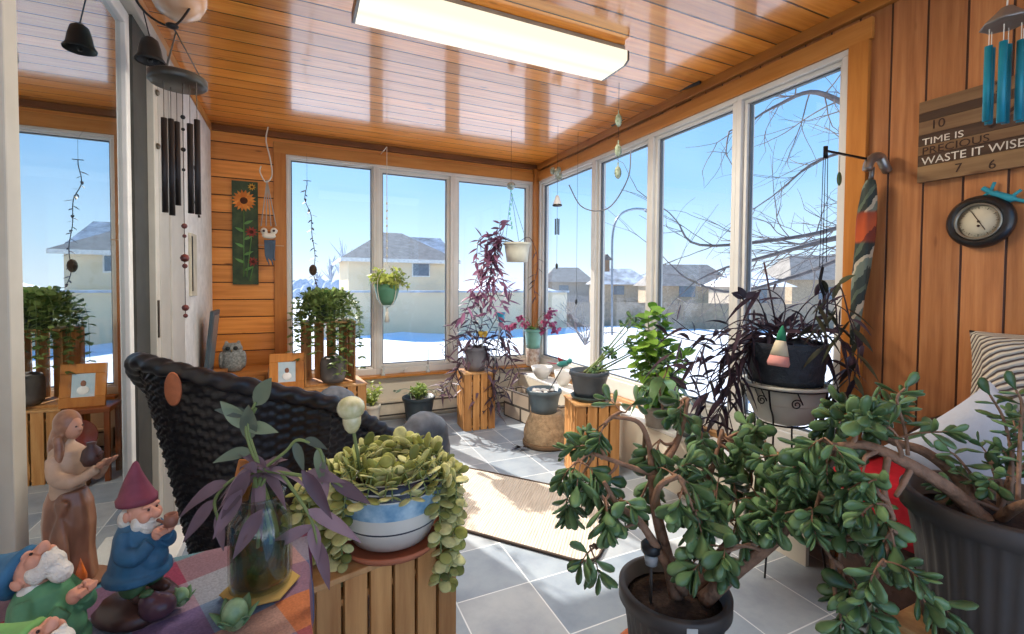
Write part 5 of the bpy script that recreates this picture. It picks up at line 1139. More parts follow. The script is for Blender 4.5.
# ================================================================== FIGURINES
skin = pm('figurine_skin', 'c08a74', .55, var=.08, scale=60); dkbr = pm('dark_brown_glaze', '3e2a26', .35, var=.2, scale=30)
RY = math.atan2(RT.y, RT.x)
def gnome(name, label, base, s, ang, hat, coat, trousers, tilt=None, beardcol='c9c4bb', pipe=True, headtilt=0):
    g = thing(name, label, 'gnome figurine', base); Mx = Matrix.Translation(base) @ Matrix.Rotation(ang, 4, 'Z') @ (tilt or Matrix.Identity(4)) @ Matrix.Diagonal((s*.82, s*.82, s, 1))
    def mb(): m = MB(); m.M = Mx; return m
    P = lambda c, n, **k: pm('gnome_'+n+'_'+c, c, .6, var=.18, scale=45, **k)
    m = mb()                                    # coat, one surface: x forward, z up, unit = total height
    m.lathe([(0, .16), (.17, .16), (.225, .19), (.215, .26), (.19, .36), (.175, .46), (.14, .53), (.08, .57), (0, .58)], n=24, sx=1.05, sy=.95)
    m.lathe([(.20, .15), (.255, .165), (.25, .21), (.21, .23)], n=24)
    m.tube(bez([(0, .13, .5), (.05, .19, .40), (.17, .15, .37), (.22, .07, .45)], 6), [.065]*12+[.055]*7, 12)
    m.tube(bez([(0, -.13, .5), (.06, -.2, .40), (.17, -.16, .38), (.22, -.09, .45)], 6), [.065]*12+[.055]*7, 12)
    m.ball((.14, 0, .3), (.12, .13, .1), 14); m.build('coat', P(coat, 'coat'), g, remesh=.009*s)
    m = mb(); m.ball((.03, .09, .11), (.12, .08, .08), 12); m.ball((.03, -.09, .11), (.12, .08, .08), 12); m.ball((0, 0, .13), (.13, .15, .06), 12); m.build('trousers', P(trousers, 'trousers'), g, remesh=.01*s)
    for sg in (1, -1): m = mb(); m.ball((.12, .09*sg, .045), (.09, .055, .045), 12); m.ball((.06, .09*sg, .07), (.05, .05, .06), 10); m.ball((.18, .09*sg, .04), (.045, .045, .038), 10); m.build('boot', dkbr, g, remesh=.008*s)
    Mx0 = Mx; Mx = Mx @ Matrix.Translation((0, 0, .56)) @ Matrix.Rotation(headtilt, 4, 'Y') @ Matrix.Translation((0, 0, -.56))
    m = mb(); m.ball((.05, 0, .63), (.115, .11, .11), 18); m.ball((.13, .06, .615), (.05, .045, .045), 12); m.ball((.13, -.06, .615), (.05, .045, .045), 12)
    m.ball((.19, 0, .625), (.045, .036, .034), 12); m.tube([(.12, 0, .67), (.19, 0, .635)], .022, 8)
    m.ball((.14, .045, .685), (.03, .04, .014), 10); m.ball((.14, -.045, .685), (.03, .04, .014), 10)
    for sg in (1, -1): m.ball((.02, .125*sg, .63), (.03, .018, .042), 10)
    m.build('head', skin, g, remesh=.007*s)
    for sg in (1, -1): m = mb(); m.ball((.157, .04*sg, .662), (.009, .012, .009), 8); m.build('eye', pm('figurine_eye', '2c2320', .3), g)
    m = mb(); m.ball((.13, 0, .54), (.065, .09, .07), 14); m.ball((.10, 0, .47), (.06, .07, .07), 14); m.ball((.08, .08, .57), (.05, .045, .06), 12); m.ball((.08, -.08, .57), (.05, .045, .06), 12)
    m.ball((-.05, 0, .58), (.10, .12, .09), 14); m.ball((.175, .03, .577), (.03, .035, .016), 8); m.ball((.175, -.03, .577), (.03, .035, .016), 8)
    m.build('beard', P(beardcol, 'beard', bump=.6, bscale=120), g, remesh=.009*s)
    m = mb(); m.lathe([(.10, .69), (.15, .70), (.152, .735), (.135, .75), (.11, .80), (.075, .87), (.045, .93), (.02, .985), (0, 1.0)], n=22, wob=lambda i, a: 1+.03*math.sin(a*3+i))
    H_ = m.build('hat', P(hat, 'hat'), g)
    for v in H_.data.vertices:
        lv = Mx.inverted() @ (v.co+Vector(base)); k = max(0, lv.z-.74); lv.x -= k*.35-1.2*k*k; v.co = (Mx @ lv)-Vector(base)
    Mx = Mx0
    for sg in (1, -1):
        m = mb(); q = V(.25, .055*sg, .50); m.ball(q, (.045, .035, .045), 10)
        for f in range(4): m.tube([q+V(.01, -.01*sg+.018*(f-1.5), .015), q+V(.05, .018*(f-1.5)-.01*sg, .02), q+V(.055, .016*(f-1.5)-.025*sg, -.01)], [.013, .012, .009], 7)
        m.tube([q+V(-.01, -.02*sg, .03), q+V(.025, -.045*sg, .045)], [.014, .01], 7); m.build('hand', skin, g, remesh=.0045*s)
    if pipe:
        m = mb(); m.tube([(.20, 0, .575), (.30, 0, .555)], .012, 8); m.lathe([(0, .54), (.045, .545), (.055, .58), (.05, .63), (.035, .63), (.03, .6), (0, .59)], (.34, 0, 0), 16); m.build('pipe', pm('brown_pipe', '7a5142', .5, var=.2), g)
    return g
TZc = .7425
gb_ = onZ(139, 597, TZc+.018); gb_.z = TZc+.0205
rk = tag(MB().lathe([(0, 0), (.045, 0), (.05, .008), (.043, .018), (0, .02)], (gb_.x, gb_.y, TZc-.0005), 20, wob=lambda i, a: 1+.06*math.sin(a*4+i)).build('figurine_base', dkbr), 'dark brown glazed base under the seated gnome with maroon hat', 'figurine base')
gnome('garden_gnome', 'seated gnome with maroon pointed hat and blue coat smoking a brown pipe', gb_, .190, RY-.15, '6d3240', '2b5674', '3d5a3c')
def pt(px, py, t): return D(px, py, t)
q1 = onZ(30, 690, TZc); q1 = V(-.245, .56, TZc)
gnome('garden_gnome', 'white bearded gnome with blue hat at the bottom left corner of the table', (lambda q: V(q.x, q.y, TZc+.001))(D(44, 640, .53)), .20, RY+.05, '2f5f80', '4f7f5c', '3d5a3c', headtilt=R(-68), pipe=False)
gnome('garden_gnome', 'small gnome with green hat and pink hands, nearest the camera at bottom left', (lambda q: V(q.x, q.y, TZc+.001))(D(46, 640, .43)), .18, RY+.05, '6b9a58', 'a8525a', '5a4a3c', headtilt=R(-60), pipe=False)
# eggplant dark ball pot before gnome and green ceramic vegetables
p = onZ(158, 619, TZc+.0); t = thing('aubergine_figurine', 'dark glazed aubergine shaped ceramic lump in front of the maroon hatted gnome', 'figurine', p)
m = MB(); m.ball(p+V(0, 0, .017), (.022, .018, .017), 14); m.ball(p+V(-.008, 0, .026), (.014, .012, .014), 12); m.build('aubergine', pm('aubergine_glaze', '46303a', .3, var=.2), t, remesh=.002)
MB().lathe([(0, .006), (.006, .004), (.009, 0), (0, 0)], p+V(-.012, 0, .038), 8).build('stalk', pm('green_glaze_dark', '3f5a3c', .4), t)
def cabbage(px, py, s, label):
    p = onZ(px, py, TZc); t_ = thing('ceramic_vegetable', label, 'figurine', p); m = MB(); m.M = Matrix.Translation(p) @ Matrix.Scale(s, 4)
    m.ball((0, 0, .55), (.42, .40, .55), 16); m.build('body', pm('celadon_green_glaze', '5f7f5c', .35, col2='8ba57f', scale=60, coat=.3), t_)
    m = MB(); m.M = Matrix.Translation(p) @ Matrix.Scale(s, 4)
    for k in range(6): a = TAU*k/6; m.blade(V(math.cos(a)*.15, math.sin(a)*.15, .12), V(math.cos(a), math.sin(a), 1.2).normalized(), V(math.cos(a), math.sin(a), 0), .95, .62, .02, .15, 7)
    m.build('leaves', pm('celadon_leaf', '547553', .35, coat=.3), t_, solid=.0006)
cabbage(235, 630, .038, 'green ceramic vegetable alone on the plaid cloth in front of the glass jar')
cabbage(181, 606, .024, 'smaller green ceramic vegetable beside the maroon hatted gnome')
# woman statue
wb = onZ(72, 580, TZc); wb.z = TZc+.0; ws_ = thing('woman_figurine', 'tall brown glazed figurine of a hooded woman carrying a jug, by the patio glass', 'figurine', wb)
HW = .262; Mw = Matrix.Translation(wb+V(0, 0, .001)) @ Matrix.Rotation(RY-.15, 4, 'Z') @ Matrix.Diagonal((HW*.80, HW*.80, HW, 1)); mk_ = lambda: (lambda m: (setattr(m, 'M', Mw), m)[1])(MB())
brg = pm('brown_streak_glaze', '6a4433', .4, col2='9c7259', scale=30, coat=.3, stretch=(1, 1, .35)); tan_ = pm('tan_glaze', 'a98c74', .45, var=.12, scale=50)
m = mk_(); m.lathe([(0, 0), (.17, 0), (.175, .03), (.155, .18), (.165, .34), (.15, .46), (.115, .54), (0, .56)], (-.02, 0, 0), 24, sx=1.05, sy=.8, wob=lambda i, a: 1+.05*math.sin(a*7+i*.5))
for k in range(5): m.tube(bez([(.10-.02*k, -.11+.01*k, .02), (.12-.03*k, -.125, .25), (.02+.02*k, -.10, .5)], 6), .018, 8)
m.build('skirt', brg, ws_, remesh=.0022)
m = mk_(); m.lathe([(0, .5), (.105, .5), (.10, .6), (.115, .70), (.10, .77), (.045, .81), (.04, .85), (0, .85)], (-.02, 0, 0), 20, sx=.9, sy=1.0)
m.tube(bez([(-.02, -.09, .74), (.04, -.12, .64), (.16, -.08, .62), (.27, -.03, .68)], 6), [.045]*12+[.03]*7, 12); m.tube(bez([(-.02, .09, .74), (.04, .11, .64), (.16, .08, .62), (.27, .03, .70)], 6), [.045]*12+[.03]*7, 12)
m.build('torso', tan_, ws_, remesh=.0022)
m = mk_(); m.ball((.035, 0, .90), (.062, .052, .068), 16); m.ball((.098, 0, .895), (.018, .012, .014), 8); m.ball((.082, 0, .868), (.016, .02, .01), 8); m.ball((.04, 0, .85), (.03, .03, .02), 8); m.build('head', pm('warm_skin_glaze', 'a87a62', .45), ws_, remesh=.0016)
for sg in (1, -1): m = mk_(); m.ball((.092, .022*sg, .912), (.006, .008, .005), 8); m.build('eye', pm('figurine_eye', '2c2320', .3), ws_)
m = mk_(); m.ball((-.012, 0, .925), (.088, .078, .080), 16); m.ball((-.05, 0, .85), (.07, .075, .08), 14); m.tube(bez([(-.03, 0, .9), (-.085, 0, .8), (-.09, 0, .66), (-.05, -.02, .56)], 6), [.065]*8+[.06]*6+[.04]*5, 12); m.tube(bez([(-.01, -.065, .86), (.02, -.08, .76), (-.0, -.09, .68)], 5), .03, 10)
m.build('hood', pm('tan_brown_glaze', '7a4e38', .4, col2='a3795c', scale=40, coat=.3), ws_, remesh=.0022)
for sg in (1, -1):
    m = mk_(); q = V(.29, .025*sg, .70); m.ball(q, (.03, .02, .02), 10)
    for f in range(4): m.tube([q+V(.01, (f-1.5)*.011, 0), q+V(.05, (f-1.5)*.012, .02), q+V(.075, (f-1.5)*.011, .045)], [.009, .008, .006], 6)
    m.tube([q, q+V(.015, -.03*sg, .03)], [.009, .006], 6); m.build('hand', pm('warm_skin_glaze', 'a87a62', .45), ws_, remesh=.0012)
m = mk_(); m.lathe([(0, .68), (.045, .69), (.065, .73), (.05, .78), (.025, .80), (.03, .82), (0, .82)], (.19, 0, 0), 18); m.tube([(.24, 0, .74), (.28, 0, .77)], [.015, .01], 8); m.build('jug', dkbr, ws_)
m = mk_(); m.box((-.19, -.17, -.003), (.24, .17, .012)); m.build('base', pm('brown_base', '7c5c48', .6), ws_, bevel=.003)
m = mk_(); m.lathe([(0, 0), (.03, .03), (.032, .07), (.016, .12), (0, .17)], (.18, -.08, .012), 10, wob=lambda i, a: 1+.15*math.sin(a*3)); m.build('flame', pm('orange_flame_glaze', 'c9672c', .3, var=.3, scale=80, coat=.5), ws_)
# owl figurine
ow = V(-.45, 3.87, .561); t = thing('owl_figurine', 'grey mottled owl figurine standing in the back left corner', 'owl figurine', ow); og = pm('mottled_grey_stone', '6f7370', .8, col2='a3a59f', scale=70, bump=.5)
m = MB(); m.M = Matrix.Translation(ow) @ Matrix.Scale(.2, 4); m.lathe([(0, 0), (.26, 0), (.36, .15), (.40, .4), (.36, .62), (.30, .72), (.33, .85), (.25, 1.0), (0, 1.04)], n=22, sx=1, sy=.8); [m.ball((.19*s, 0, 1.02), (.07, .05, .1), 8) for s in (1, -1)]; [m.ball((.36*s, -.02, .42), (.08, .2, .32), 10) for s in (1, -1)]; m.build('body', og, t, remesh=.006)
for s in (1, -1):
    m = MB(); m.M = Matrix.Translation(ow) @ Matrix.Scale(.2, 4); m.ball((.12*s, -.25, .86), (.08, .03, .08), 12); m.build('eye', pm('owl_eye', '2f3230', .3), t)
m = MB(); m.M = Matrix.Translation(ow) @ Matrix.Scale(.2, 4); m.ball((0, -.28, .78), (.03, .04, .05), 8); m.build('beak', pm('owl_beak', '8d7f60', .5), t)
# dark board leaning
m = MB(); m.M = Matrix.Translation((-.575, 3.65, .60)) @ Matrix.Rotation(R(6), 4, 'Y'); m.box((0, -.14, 0), (.02, .12, .42)); t = thing('framed_board', 'dark slate framed board leaning upright in the back left corner', 'board', (-.575, 3.65, .6)); m.build('frame', pm('slate_board', '3f4a50', .5), t, bevel=.003)
m = MB(); m.M = Matrix.Translation((-.575, 3.65, .60)) @ Matrix.Rotation(R(6), 4, 'Y'); m.box((.0205, -.11, .03), (.023, .09, .39)); m.build('panel', pm('slate_panel', '5c6a70', .3), t)
tag(MB().box((-.605, 3.48, 0), (-.47, 3.775, .598)).build('narrow_shelf_box', wood('shelf_box', '9c602b', 'b87838', 0)), 'narrow plain pine box against the white wall below the dark slate board', 'box')
# flower painting
fp0 = V(-.385, YB-.012, 1.585); t = thing('flower_painting', 'tall narrow painting of an orange sunflower on dark green, hung on the pine boards', 'painting', fp0)
x0, x1, z0, z1 = -.475, -.30, 1.19, 1.99
MB().box((x0, YB-.022, z0), (x1, YB-.001, z1)).build('canvas', pm('dark_green_canvas', '2f3f33', .8, col2='4b5a3e', scale=14), t)
def petals(cx, cz, r, n, mat, nm, ctrm):
    m = MB()
    for k in range(n): a = TAU*k/n; m.blade(V(cx, YB-.0235-.0004*(k % 3), cz), V(math.cos(a), 0, math.sin(a)), V(0, -1, 0), r, r*.36, 0, 0, 5)
    m.build(nm, mat, t); m = MB(); m.M = Matrix.Translation((cx, YB-.024, cz)) @ Matrix.Rotation(R(90), 4, 'X'); m.lathe([(0, .003), (r*.3, .0015), (r*.32, 0), (0, 0)], n=16); m.build('flower_centre', ctrm, t)
petals(-.395, 1.84, .085, 18, pm('orange_petals', 'd9762a', .7, island=True, col2='e8a04a'), 'sunflower', pm('flower_brown', '4a2a1a', .8))
petals(-.345, 1.60, .045, 10, pm('red_petals', '8a2f2f', .7, island=True, col2='b0503c'), 'red_flower', pm('flower_brown', '4a2a1a', .8)); petals(-.335, 1.37, .04, 9, pm('red_petals', '8a2f2f', .7), 'red_flower', pm('flower_brown', '4a2a1a', .8)); petals(-.34, 1.95, .03, 9, pm('ochre_petals', 'b98a2e', .7), 'ochre_flower', pm('flower_brown', '4a2a1a', .8))
m = MB()
for a, b in (((-.395, 1.76), (-.40, 1.25)), ((-.345, 1.56), (-.38, 1.25)), ((-.335, 1.33), (-.36, 1.22))): m.tube([(a[0], YB-.023, a[1]), (b[0], YB-.023, b[1])], .003, 5)
for k in range(7): m.blade(V(-.395, YB-.0235, 1.3+.06*k), V((-1)**k, 0, .5), V(0, -1, 0), .07, .022, 0, 0)
m.build('stems', pm('painted_green', '5f8a4a', .7), t)
# macrame owl hanger
oh = onY(268, 236, 3.98); t = thing('macrame_owl_hanger', 'small cream and blue macrame owl hanger on a white hook by the left window trim', 'macrame hanger', V(oh.x, oh.y, onY(268, 130, 3.98).z))
hk = lambda px, py: onY(px, py, 3.98)
MB().tube(bez([hk(268, 127), hk(266, 140), hk(270, 158), hk(272, 175), hk(266, 182), hk(260, 172), hk(261, 166)], 6)+[], .005, 7).build('hook', cord, t)
m = MB(); [m.tube([hk(267, 180), hk(x, 226)], .004, 5, wob=lambda i, a: 1) for x in (261, 266, 271, 276)]; m.build('cords', pm('grey_cotton', '9a968f', .9), t)
m = MB(); [m.ball(hk(x, 231), (.026, .02, .026), 10) for x in (264, 274)]; m.ball(hk(269, 236), (.05, .025, .022), 12); m.build('owl_face', pm('cream_knit', 'cfc7b8', .9, bump=.5), t, remesh=.005)
[MB().ball(hk(x, 231)+V(0, -.02, 0), (.010, .006, .010), 8).build('owl_eye', dkbr, t) for x in (264, 274)]; MB().tube([hk(258, 245), hk(284, 246)], .003, 5).build('perch', pm('twig_perch', 'b59a78', .8), t)
m = MB(); [m.tube(bez([hk(265+i*1.6, 240), hk(266+i*1.3, 256), hk(268+i*1.2, 262+3*math.sin(i*2))], 4), [.008]*5+[.005]*4, 6) for i in range(7)]; m.build('fringe', pm('denim_blue_yarn', '4c5c6c', .9), t)
# ================================================================== DOOR SIDE HANGINGS
gun = pm('dark_iron', '3a3836', .45, metal=.6, var=.2)
bl_ = onX(150, 48, XL+.085); t = thing('iron_bell', 'small dark iron bell hanging beside the patio door header', 'bell', (bl_.x, bl_.y, bl_.z+.06))
MB().lathe([(.050, -.055), (.052, -.05), (.042, -.035), (.036, 0), (.028, .03), (.012, .042), (0, .044), (0, .038), (.024, .026), (.032, 0), (.038, -.035), (.046, -.05)], bl_, 24, cap=False).build('bell_cup', gun, t); MB().tube([bl_+V(0, 0, .04), bl_+V(-.02, 0, .14), V(XL+.02, bl_.y, min(bl_.z+.22, 2.35))], .0025, 5).build('hanging_wire', gun, t); MB().ball(bl_+V(0, 0, -.05), .009, 8).build('clapper', gun, t)
# wind chime with black tubes
ct = D(178, 82, 1.62); t = thing('wind_chime', 'wind chime with round black metal top and long black tubes at the left wall', 'wind chime', V(ct.x, ct.y, ct.z))
MB().lathe([(0, -.012), (.082, -.012), (.088, -.006), (.088, .016), (.082, .02), (.07, .008), (0, .004)], ct, 36).build('top_disc', pm('dark_pewter', '4a4843', .35, metal=.6, var=.25), t)
ck_ = D(176, 32, 1.62); m = MB(); [m.tube([ck_, ct+V(math.cos(a)*.075, math.sin(a)*.075, .018)], .0022, 5) for a in (.3, 2.4, 4.5)]; m.build('suspension', pm('chain_grey', '6d655c', .5, metal=.5), t)
for k, (px, y0, y1) in enumerate(((164, 118, 212), (171, 119, 215), (177, 122, 205), (190, 124, 213), (197, 120, 214))):
    dt = (-.04, .02, .06, .0, -.02)[k]; a_ = D(px, y0, 1.62+dt); b_ = D(px, y1, 1.62+dt); b_ = V(a_.x, a_.y, b_.z)
    tb = MB().tube([a_, b_], .0095, 12).build('chime_tube', pm('black_chime', '2b2523', .4, metal=.3), t)
    MB().tube([a_, V(a_.x, a_.y, ct.z-.012)], .0012, 4).build('string', pm('chain_grey', '6d655c', .5), tb)
m = MB(); z = D(184, 118, 1.62).z; cx = D(184, 200, 1.62); m.tube([V(cx.x, cx.y, ct.z-.01), V(cx.x, cx.y, D(184, 318, 1.62).z)], .0014, 5); m.build('centre_string', pm('chain_grey', '6d655c', .5), t)
for py, r_, mt in ((118, .008, gun), (130, .006, gun), (150, .008, gun), (170, .006, gun), (226, .010, 0), (236, .007, 0), (258, .015, 0), (266, .009, 0), (308, .012, 0), (316, .008, 0)):
    pz = D(184, py, 1.62).z; MB().lathe([(0, -r_), (r_*.7, -r_*.7), (r_, 0), (r_*.7, r_*.7), (0, r_)], (cx.x, cx.y, pz), 14).build('bead', gun if mt else pm('dark_red_bead', '5f2e28', .3, coat=.4), t)
# ceiling bowl light with cable
cbp = D(178, -8, 1.62); t = thing('shell_bowl_lamp', 'amber and white alabaster bowl lamp hung with black cord above the wind chime', 'lamp', (cbp.x, cbp.y, H-.002))
MB().lathe([(0, -.115), (.03, -.112), (.065, -.09), (.085, -.05), (.09, 0), (.086, 0), (.08, -.05), (.06, -.083), (0, -.105)], (cbp.x, cbp.y, cbp.z+.02), 30).build('bowl', pm('alabaster_amber', 'b9804f', .2, col2='e2d4c2', scale=5, coat=.5), t)
m = MB(); lw_ = D(172, 26, 1.55); m.tube(bez([D(125, -20, 1.5), D(145, 12, 1.55), lw_, D(190, 8, 1.6), D(205, -15, 1.6)], 8), .004, 6); m.ball(lw_, (.02, .015, .01), 8); m.tube([lw_, ck_], .003, 5); m.build('black_cord', pm('black_cord', '191717', .5), t)
MB().tube([V(cbp.x, cbp.y, cbp.z+.02), V(cbp.x, cbp.y, H-.001)], .006, 6).build('stem', gun, t)
# small beaded loop on casing + black ink ornament
m = MB(); m.tube(bez([V(XL+.03, 3.45, 1.93), V(XL+.035, 3.5, 1.82), V(XL+.03, 3.47, 1.70), V(XL+.035, 3.52, 1.62)], 8), .009, 6, wob=lambda i, a: 1+.4*math.sin(i*1.3)); tag(m.build('iron_wall_hook', gun), 'wrought black iron ornament on the chipped white board', 'ornament')
tb_ = thing('wooden_tablet', 'narrow pale tablet with dark slit, hanging on the chipped white board', 'wall plaque', (XL+.04, 3.38, 1.3)); MB().box((XL+.0152, 3.30, 1.12), (XL+.03, 3.46, 1.50)).build('plaque', pm('pale_plaque', 'bdb49f', .6), tb_, bevel=.003); MB().box((XL+.0305, 3.31, 1.15), (XL+.033, 3.335, 1.48)).build('dark_strip', gun, tb_)
# watering can inside behind the glass
wc = V(XL-.42, 2.35, .55); t = thing('watering_can', 'teal watering can seen dimly through the patio glass', 'watering can', wc); tl = pm('teal_plastic', '2f8f7a', .4)
MB().lathe([(0, 0), (.1, 0), (.11, .02), (.10, .2), (.05, .24), (0, .25)], wc, 24).build('body', tl, t); MB().tube(bez([wc+V(.0, -.1, .1), wc+V(0, -.2, .2), wc+V(0, -.26, .3)], 6), .014, 8).build('spout', tl, t); MB().tube(bez([wc+V(0, .09, .05), wc+V(0, .17, .18), wc+V(0, .06, .3), wc+V(0, -.03, .24)], 6), .011, 8).build('handle', tl, t)
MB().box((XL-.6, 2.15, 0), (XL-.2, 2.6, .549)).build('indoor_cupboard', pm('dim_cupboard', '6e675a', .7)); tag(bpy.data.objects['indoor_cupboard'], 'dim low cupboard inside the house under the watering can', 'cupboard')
# ================================================================== RIGHT WALL DECOR
W = lambda px, py, dx=0: onX(px, py, XR-dx)
sgn = thing('clock_sign', 'weathered wood plank clock sign with white painted words on the cedar wall', 'sign', W(960, 150, .01))
ya, yb = W(922, 150).y, .555; zt_, zb_ = 1.905, 1.60; n = 5; pal = [('64492f', '87694a'), ('3a2a20', '54402f'), ('6a4e36', '8a6d4d'), ('3d2d22', '584333'), ('6d5138', '90724f')]
Hs = (zt_-zb_)/7; rows = [(0, 1, 0), (1, .75, 1), (1.75, 1.15, 2), (2.9, .95, 3), (3.85, .8, 2), (4.65, .95, 1), (5.6, 1.4, 4)]
for r0, hh_, pi in rows:
    z1 = zt_-r0*Hs; MB().box((XR-.028, yb, z1-hh_*Hs+.0012), (XR-.008, ya, z1)).build('sign_plank', wood('sign_wood_%d' % pi, pal[pi][0], pal[pi][1], 1, .8), sgn)
MB().box((XR-.0075, yb+.03, zb_+.02), (XR-.001, ya-.03, zt_-.02)).build('backing', dark_trim, sgn)
def wtext(body, size, y, z, mat, name='lettering', wid=1):
    Mt = Matrix(((0, 0, -1, XR-.0285), (-1, 0, 0, y), (0, 1, 0, z), (0, 0, 0, 1))) @ Matrix.Scale(wid, 4, (1, 0, 0)); return text_mesh(body, size, Mt, mat, name, sgn)
wl = pm('white_lettering', 'cfc4b2', .7); bl2 = pm('burnt_lettering', '3c2a1f', .8); z_ = lambda r: zt_-r*Hs
wtext('TIME IS', .034, ya-.012, z_(3.78), wl, wid=1.15); wtext('PRECIOUS', .038, ya-.012, z_(4.60), bl2, wid=1.1); wtext('WASTE IT WISELY', .040, ya-.012, z_(5.5), wl, wid=1.0)
wtext('10', .046, ya-.035, z_(2.55), bl2); wtext('12', .05, ya-.185, z_(.9), bl2); wtext('7', .044, ya-.11, z_(6.6), bl2); wtext('6', .044, ya-.20, z_(6.8), bl2); wtext('2', .044, ya-.31, z_(2.4), bl2)
m = MB(); m.beam((XR-.031, ya-.20, z_(3.5)), (XR-.031, ya-.27, z_(2.3)), .004, .010); m.build('clock_hand', bl2, sgn)
# barometer
bc_ = W(982, 222); t = thing('barometer', 'round barometer with black rim and cream dial on the cedar wall', 'barometer', bc_); Mb = Matrix.Translation((XR-.001, bc_.y, bc_.z)) @ Matrix.Rotation(R(-90), 4, 'Y')
m = MB(); m.M = Mb; m.lathe([(0, 0), (.086, 0), (.092, .010), (.090, .024), (.078, .034), (.064, .032), (.062, .02), (0, .02)], n=48); m.build('case', pm('black_case', '1d1b1a', .3, coat=.4), t)
m = MB(); m.M = Mb; m.lathe([(.057, .021), (.063, .021), (.064, .034), (.060, .036), (.057, .033)], n=44, cap=False); m.build('brass_ring', pm('silver_ring', '9c9484', .3, metal=.7), t)
m = MB(); m.M = Mb; m.lathe([(0, .0215), (.0565, .0215), (.0565, .023), (0, .0235)], n=40); dial = m.build('dial', pm('cream_dial', 'c4b99f', .5), t)
m = MB(); m.M = Mb
for k in range(36): a = TAU*k/36; m.cb((math.cos(a)*.048, math.sin(a)*.048, .0245), (.0016, .0016, .0006)) if k % 3 else m.beam((math.cos(a)*.044, math.sin(a)*.044, .0245), (math.cos(a)*.052, math.sin(a)*.052, .0245), .0014, .0006)
m.build('tick_marks', bl2, dial); m = MB(); m.M = Mb; m.beam((-.03, -.018, .0255), (.038, .02, .0255), .0022, .001); m.ball((0, 0, .026), .004, 8); m.ball((-.015, .0, .025), .0045, 8); m.build('needle', bl2, t)
# turquoise lizard ornament
lz = W(1004, 196); t = thing('turquoise_lizard', 'turquoise metal lizard ornament perched above the barometer', 'wall ornament', lz); tq = pm('turquoise_paint', '2f8796', .5, var=.15)
m = MB(); a_ = lambda y, z: V(XR-.012, lz.y+y, lz.z+z); m.tube(bez([a_(.05, .035), a_(.02, .01), a_(-.02, -.012), a_(-.06, -.03)], 6), [.008]*6+[.012]*8+[.006]*5, 8); m.tube([a_(.03, .02), a_(.055, .0)], .005, 6); m.tube([a_(.03, .02), a_(.02, .05)], .005, 6); m.tube([a_(-.02, -.012), a_(-.0, -.04)], .005, 6); m.tube([a_(-.02, -.01), a_(-.045, .012)], .005, 6); m.build('body', tq, t)
# turquoise wind chime
cw = D(1006, 40, 1.22); t = thing('wind_chime', 'turquoise tube wind chime with grey metal top at the top right', 'wind chime', V(cw.x, cw.y, D(1006, 0, 1.22).z))
MB().lathe([(0, .04), (.012, .035), (.03, .015), (.045, 0), (.05, -.008), (.046, -.008), (0, .0)], cw-V(0, 0, -.05), 24, wob=lambda i, a: 1+.06*math.sin(a*8)).build('top_cap', pm('pewter_cap', '8b8782', .35, metal=.6), t)
MB().tube([cw+V(0, 0, .09), V(cw.x, cw.y, H-.002)], .002, 5).build('cord', cord, t)
for k in range(6):
    a = TAU*k/6+.2; p = cw+V(math.cos(a)*.034, math.sin(a)*.034, -.002-.004*k); tb = MB().tube([p, p-V(0, 0, .21-.006*(k % 3))], .0085, 12).build('chime_tube', pm('turquoise_tube', '1f8296', .35, metal=.2), t); MB().tube([p, p+V(0, 0, .045)], .001, 4).build('string', cord, tb)
# curved bracket with horse shoe shape and dangling wires
br_ = V(XR-.02, 1.10, W(868, 165).z); t = thing('wall_bracket', 'silver curved wall bracket arm with dangling thin wires at the edge of the cedar wall', 'bracket', br_); sil = pm('worn_silver', '9a948c', .3, metal=.8, var=.2)
zb0 = br_.z; m = MB(); m.tube(bez([(XR-.002, 1.08, zb0-.04), (XR-.025, 1.08, zb0-.02), (XR-.045, 1.085, zb0+.01), (XR-.075, 1.09, zb0+.008), (XR-.10, 1.095, zb0-.015), (XR-.11, 1.095, zb0-.045)], 7), .018, 12); m.build('curved_grip', sil, t)
m = MB(); m.beam((XR-.08, 1.10, zb0+.0), (XR-.34, 1.12, zb0+.008), .006, .008); m.tube([(XR-.34, 1.12, zb0+.025), (XR-.34, 1.12, zb0-.02)], .008, 8); m.build('arm', wire, t)
for k, (dx, L_) in enumerate(((-.012, .44), (0, .46), (.014, .42))): MB().tube([(XR-.34+dx, 1.12, zb0-.005), (XR-.34+dx*1.6, 1.12, zb0-L_)], .0014, 5).build('dangling_wire', wire, t)
MB().tube(bez([(XR-.34, 1.12, zb0-.44), (XR-.352, 1.12, zb0-.5), (XR-.325, 1.12, zb0-.56), (XR-.35, 1.12, zb0-.62)], 6), .006, 7).build('iron_hook', wire, t)
m = MB(); m.ball((XR-.25, 1.12, zb0-.09), (.014, .006, .028), 10); m.build('leaf_charm', pm('moss_glass', '4f5f3c', .3), t); MB().tube([(XR-.25, 1.12, zb0+.0), (XR-.25, 1.12, zb0-.065)], .001, 4).build('charm_string', wire, t)
# dark vine hanging from hook
rnd.seed(151); vh = V(XR-.35, 1.12, zb0-.62); t = thing('hanging_vine', 'dark leathery leaved vine hanging from the black hook beside the cedar trim', 'hanging vine', vh); m = MB(); ms = MB(); TV = (vh-EYE).dot(FW)
for v in ([(834, 300), (838, 330), (846, 360), (850, 385)], [(828, 290), (826, 320), (824, 350)], [(838, 285), (850, 320), (858, 350), (854, 380)], [(820, 300), (812, 330)]):
    P = bez([vh]+[D(x, y, TV) for x, y in v], 7); ms.tube(P, .0028, 5, 0, False); leafy(m, P, .045, .10, .026, 45, .3, .1, start=3, alt=175)
ms.build('vines', dstem, t); m.build('foliage', pm('dark_leathery_leaf', '2c2c28', .45, col2='55583f', island=True, transl=.15), t)
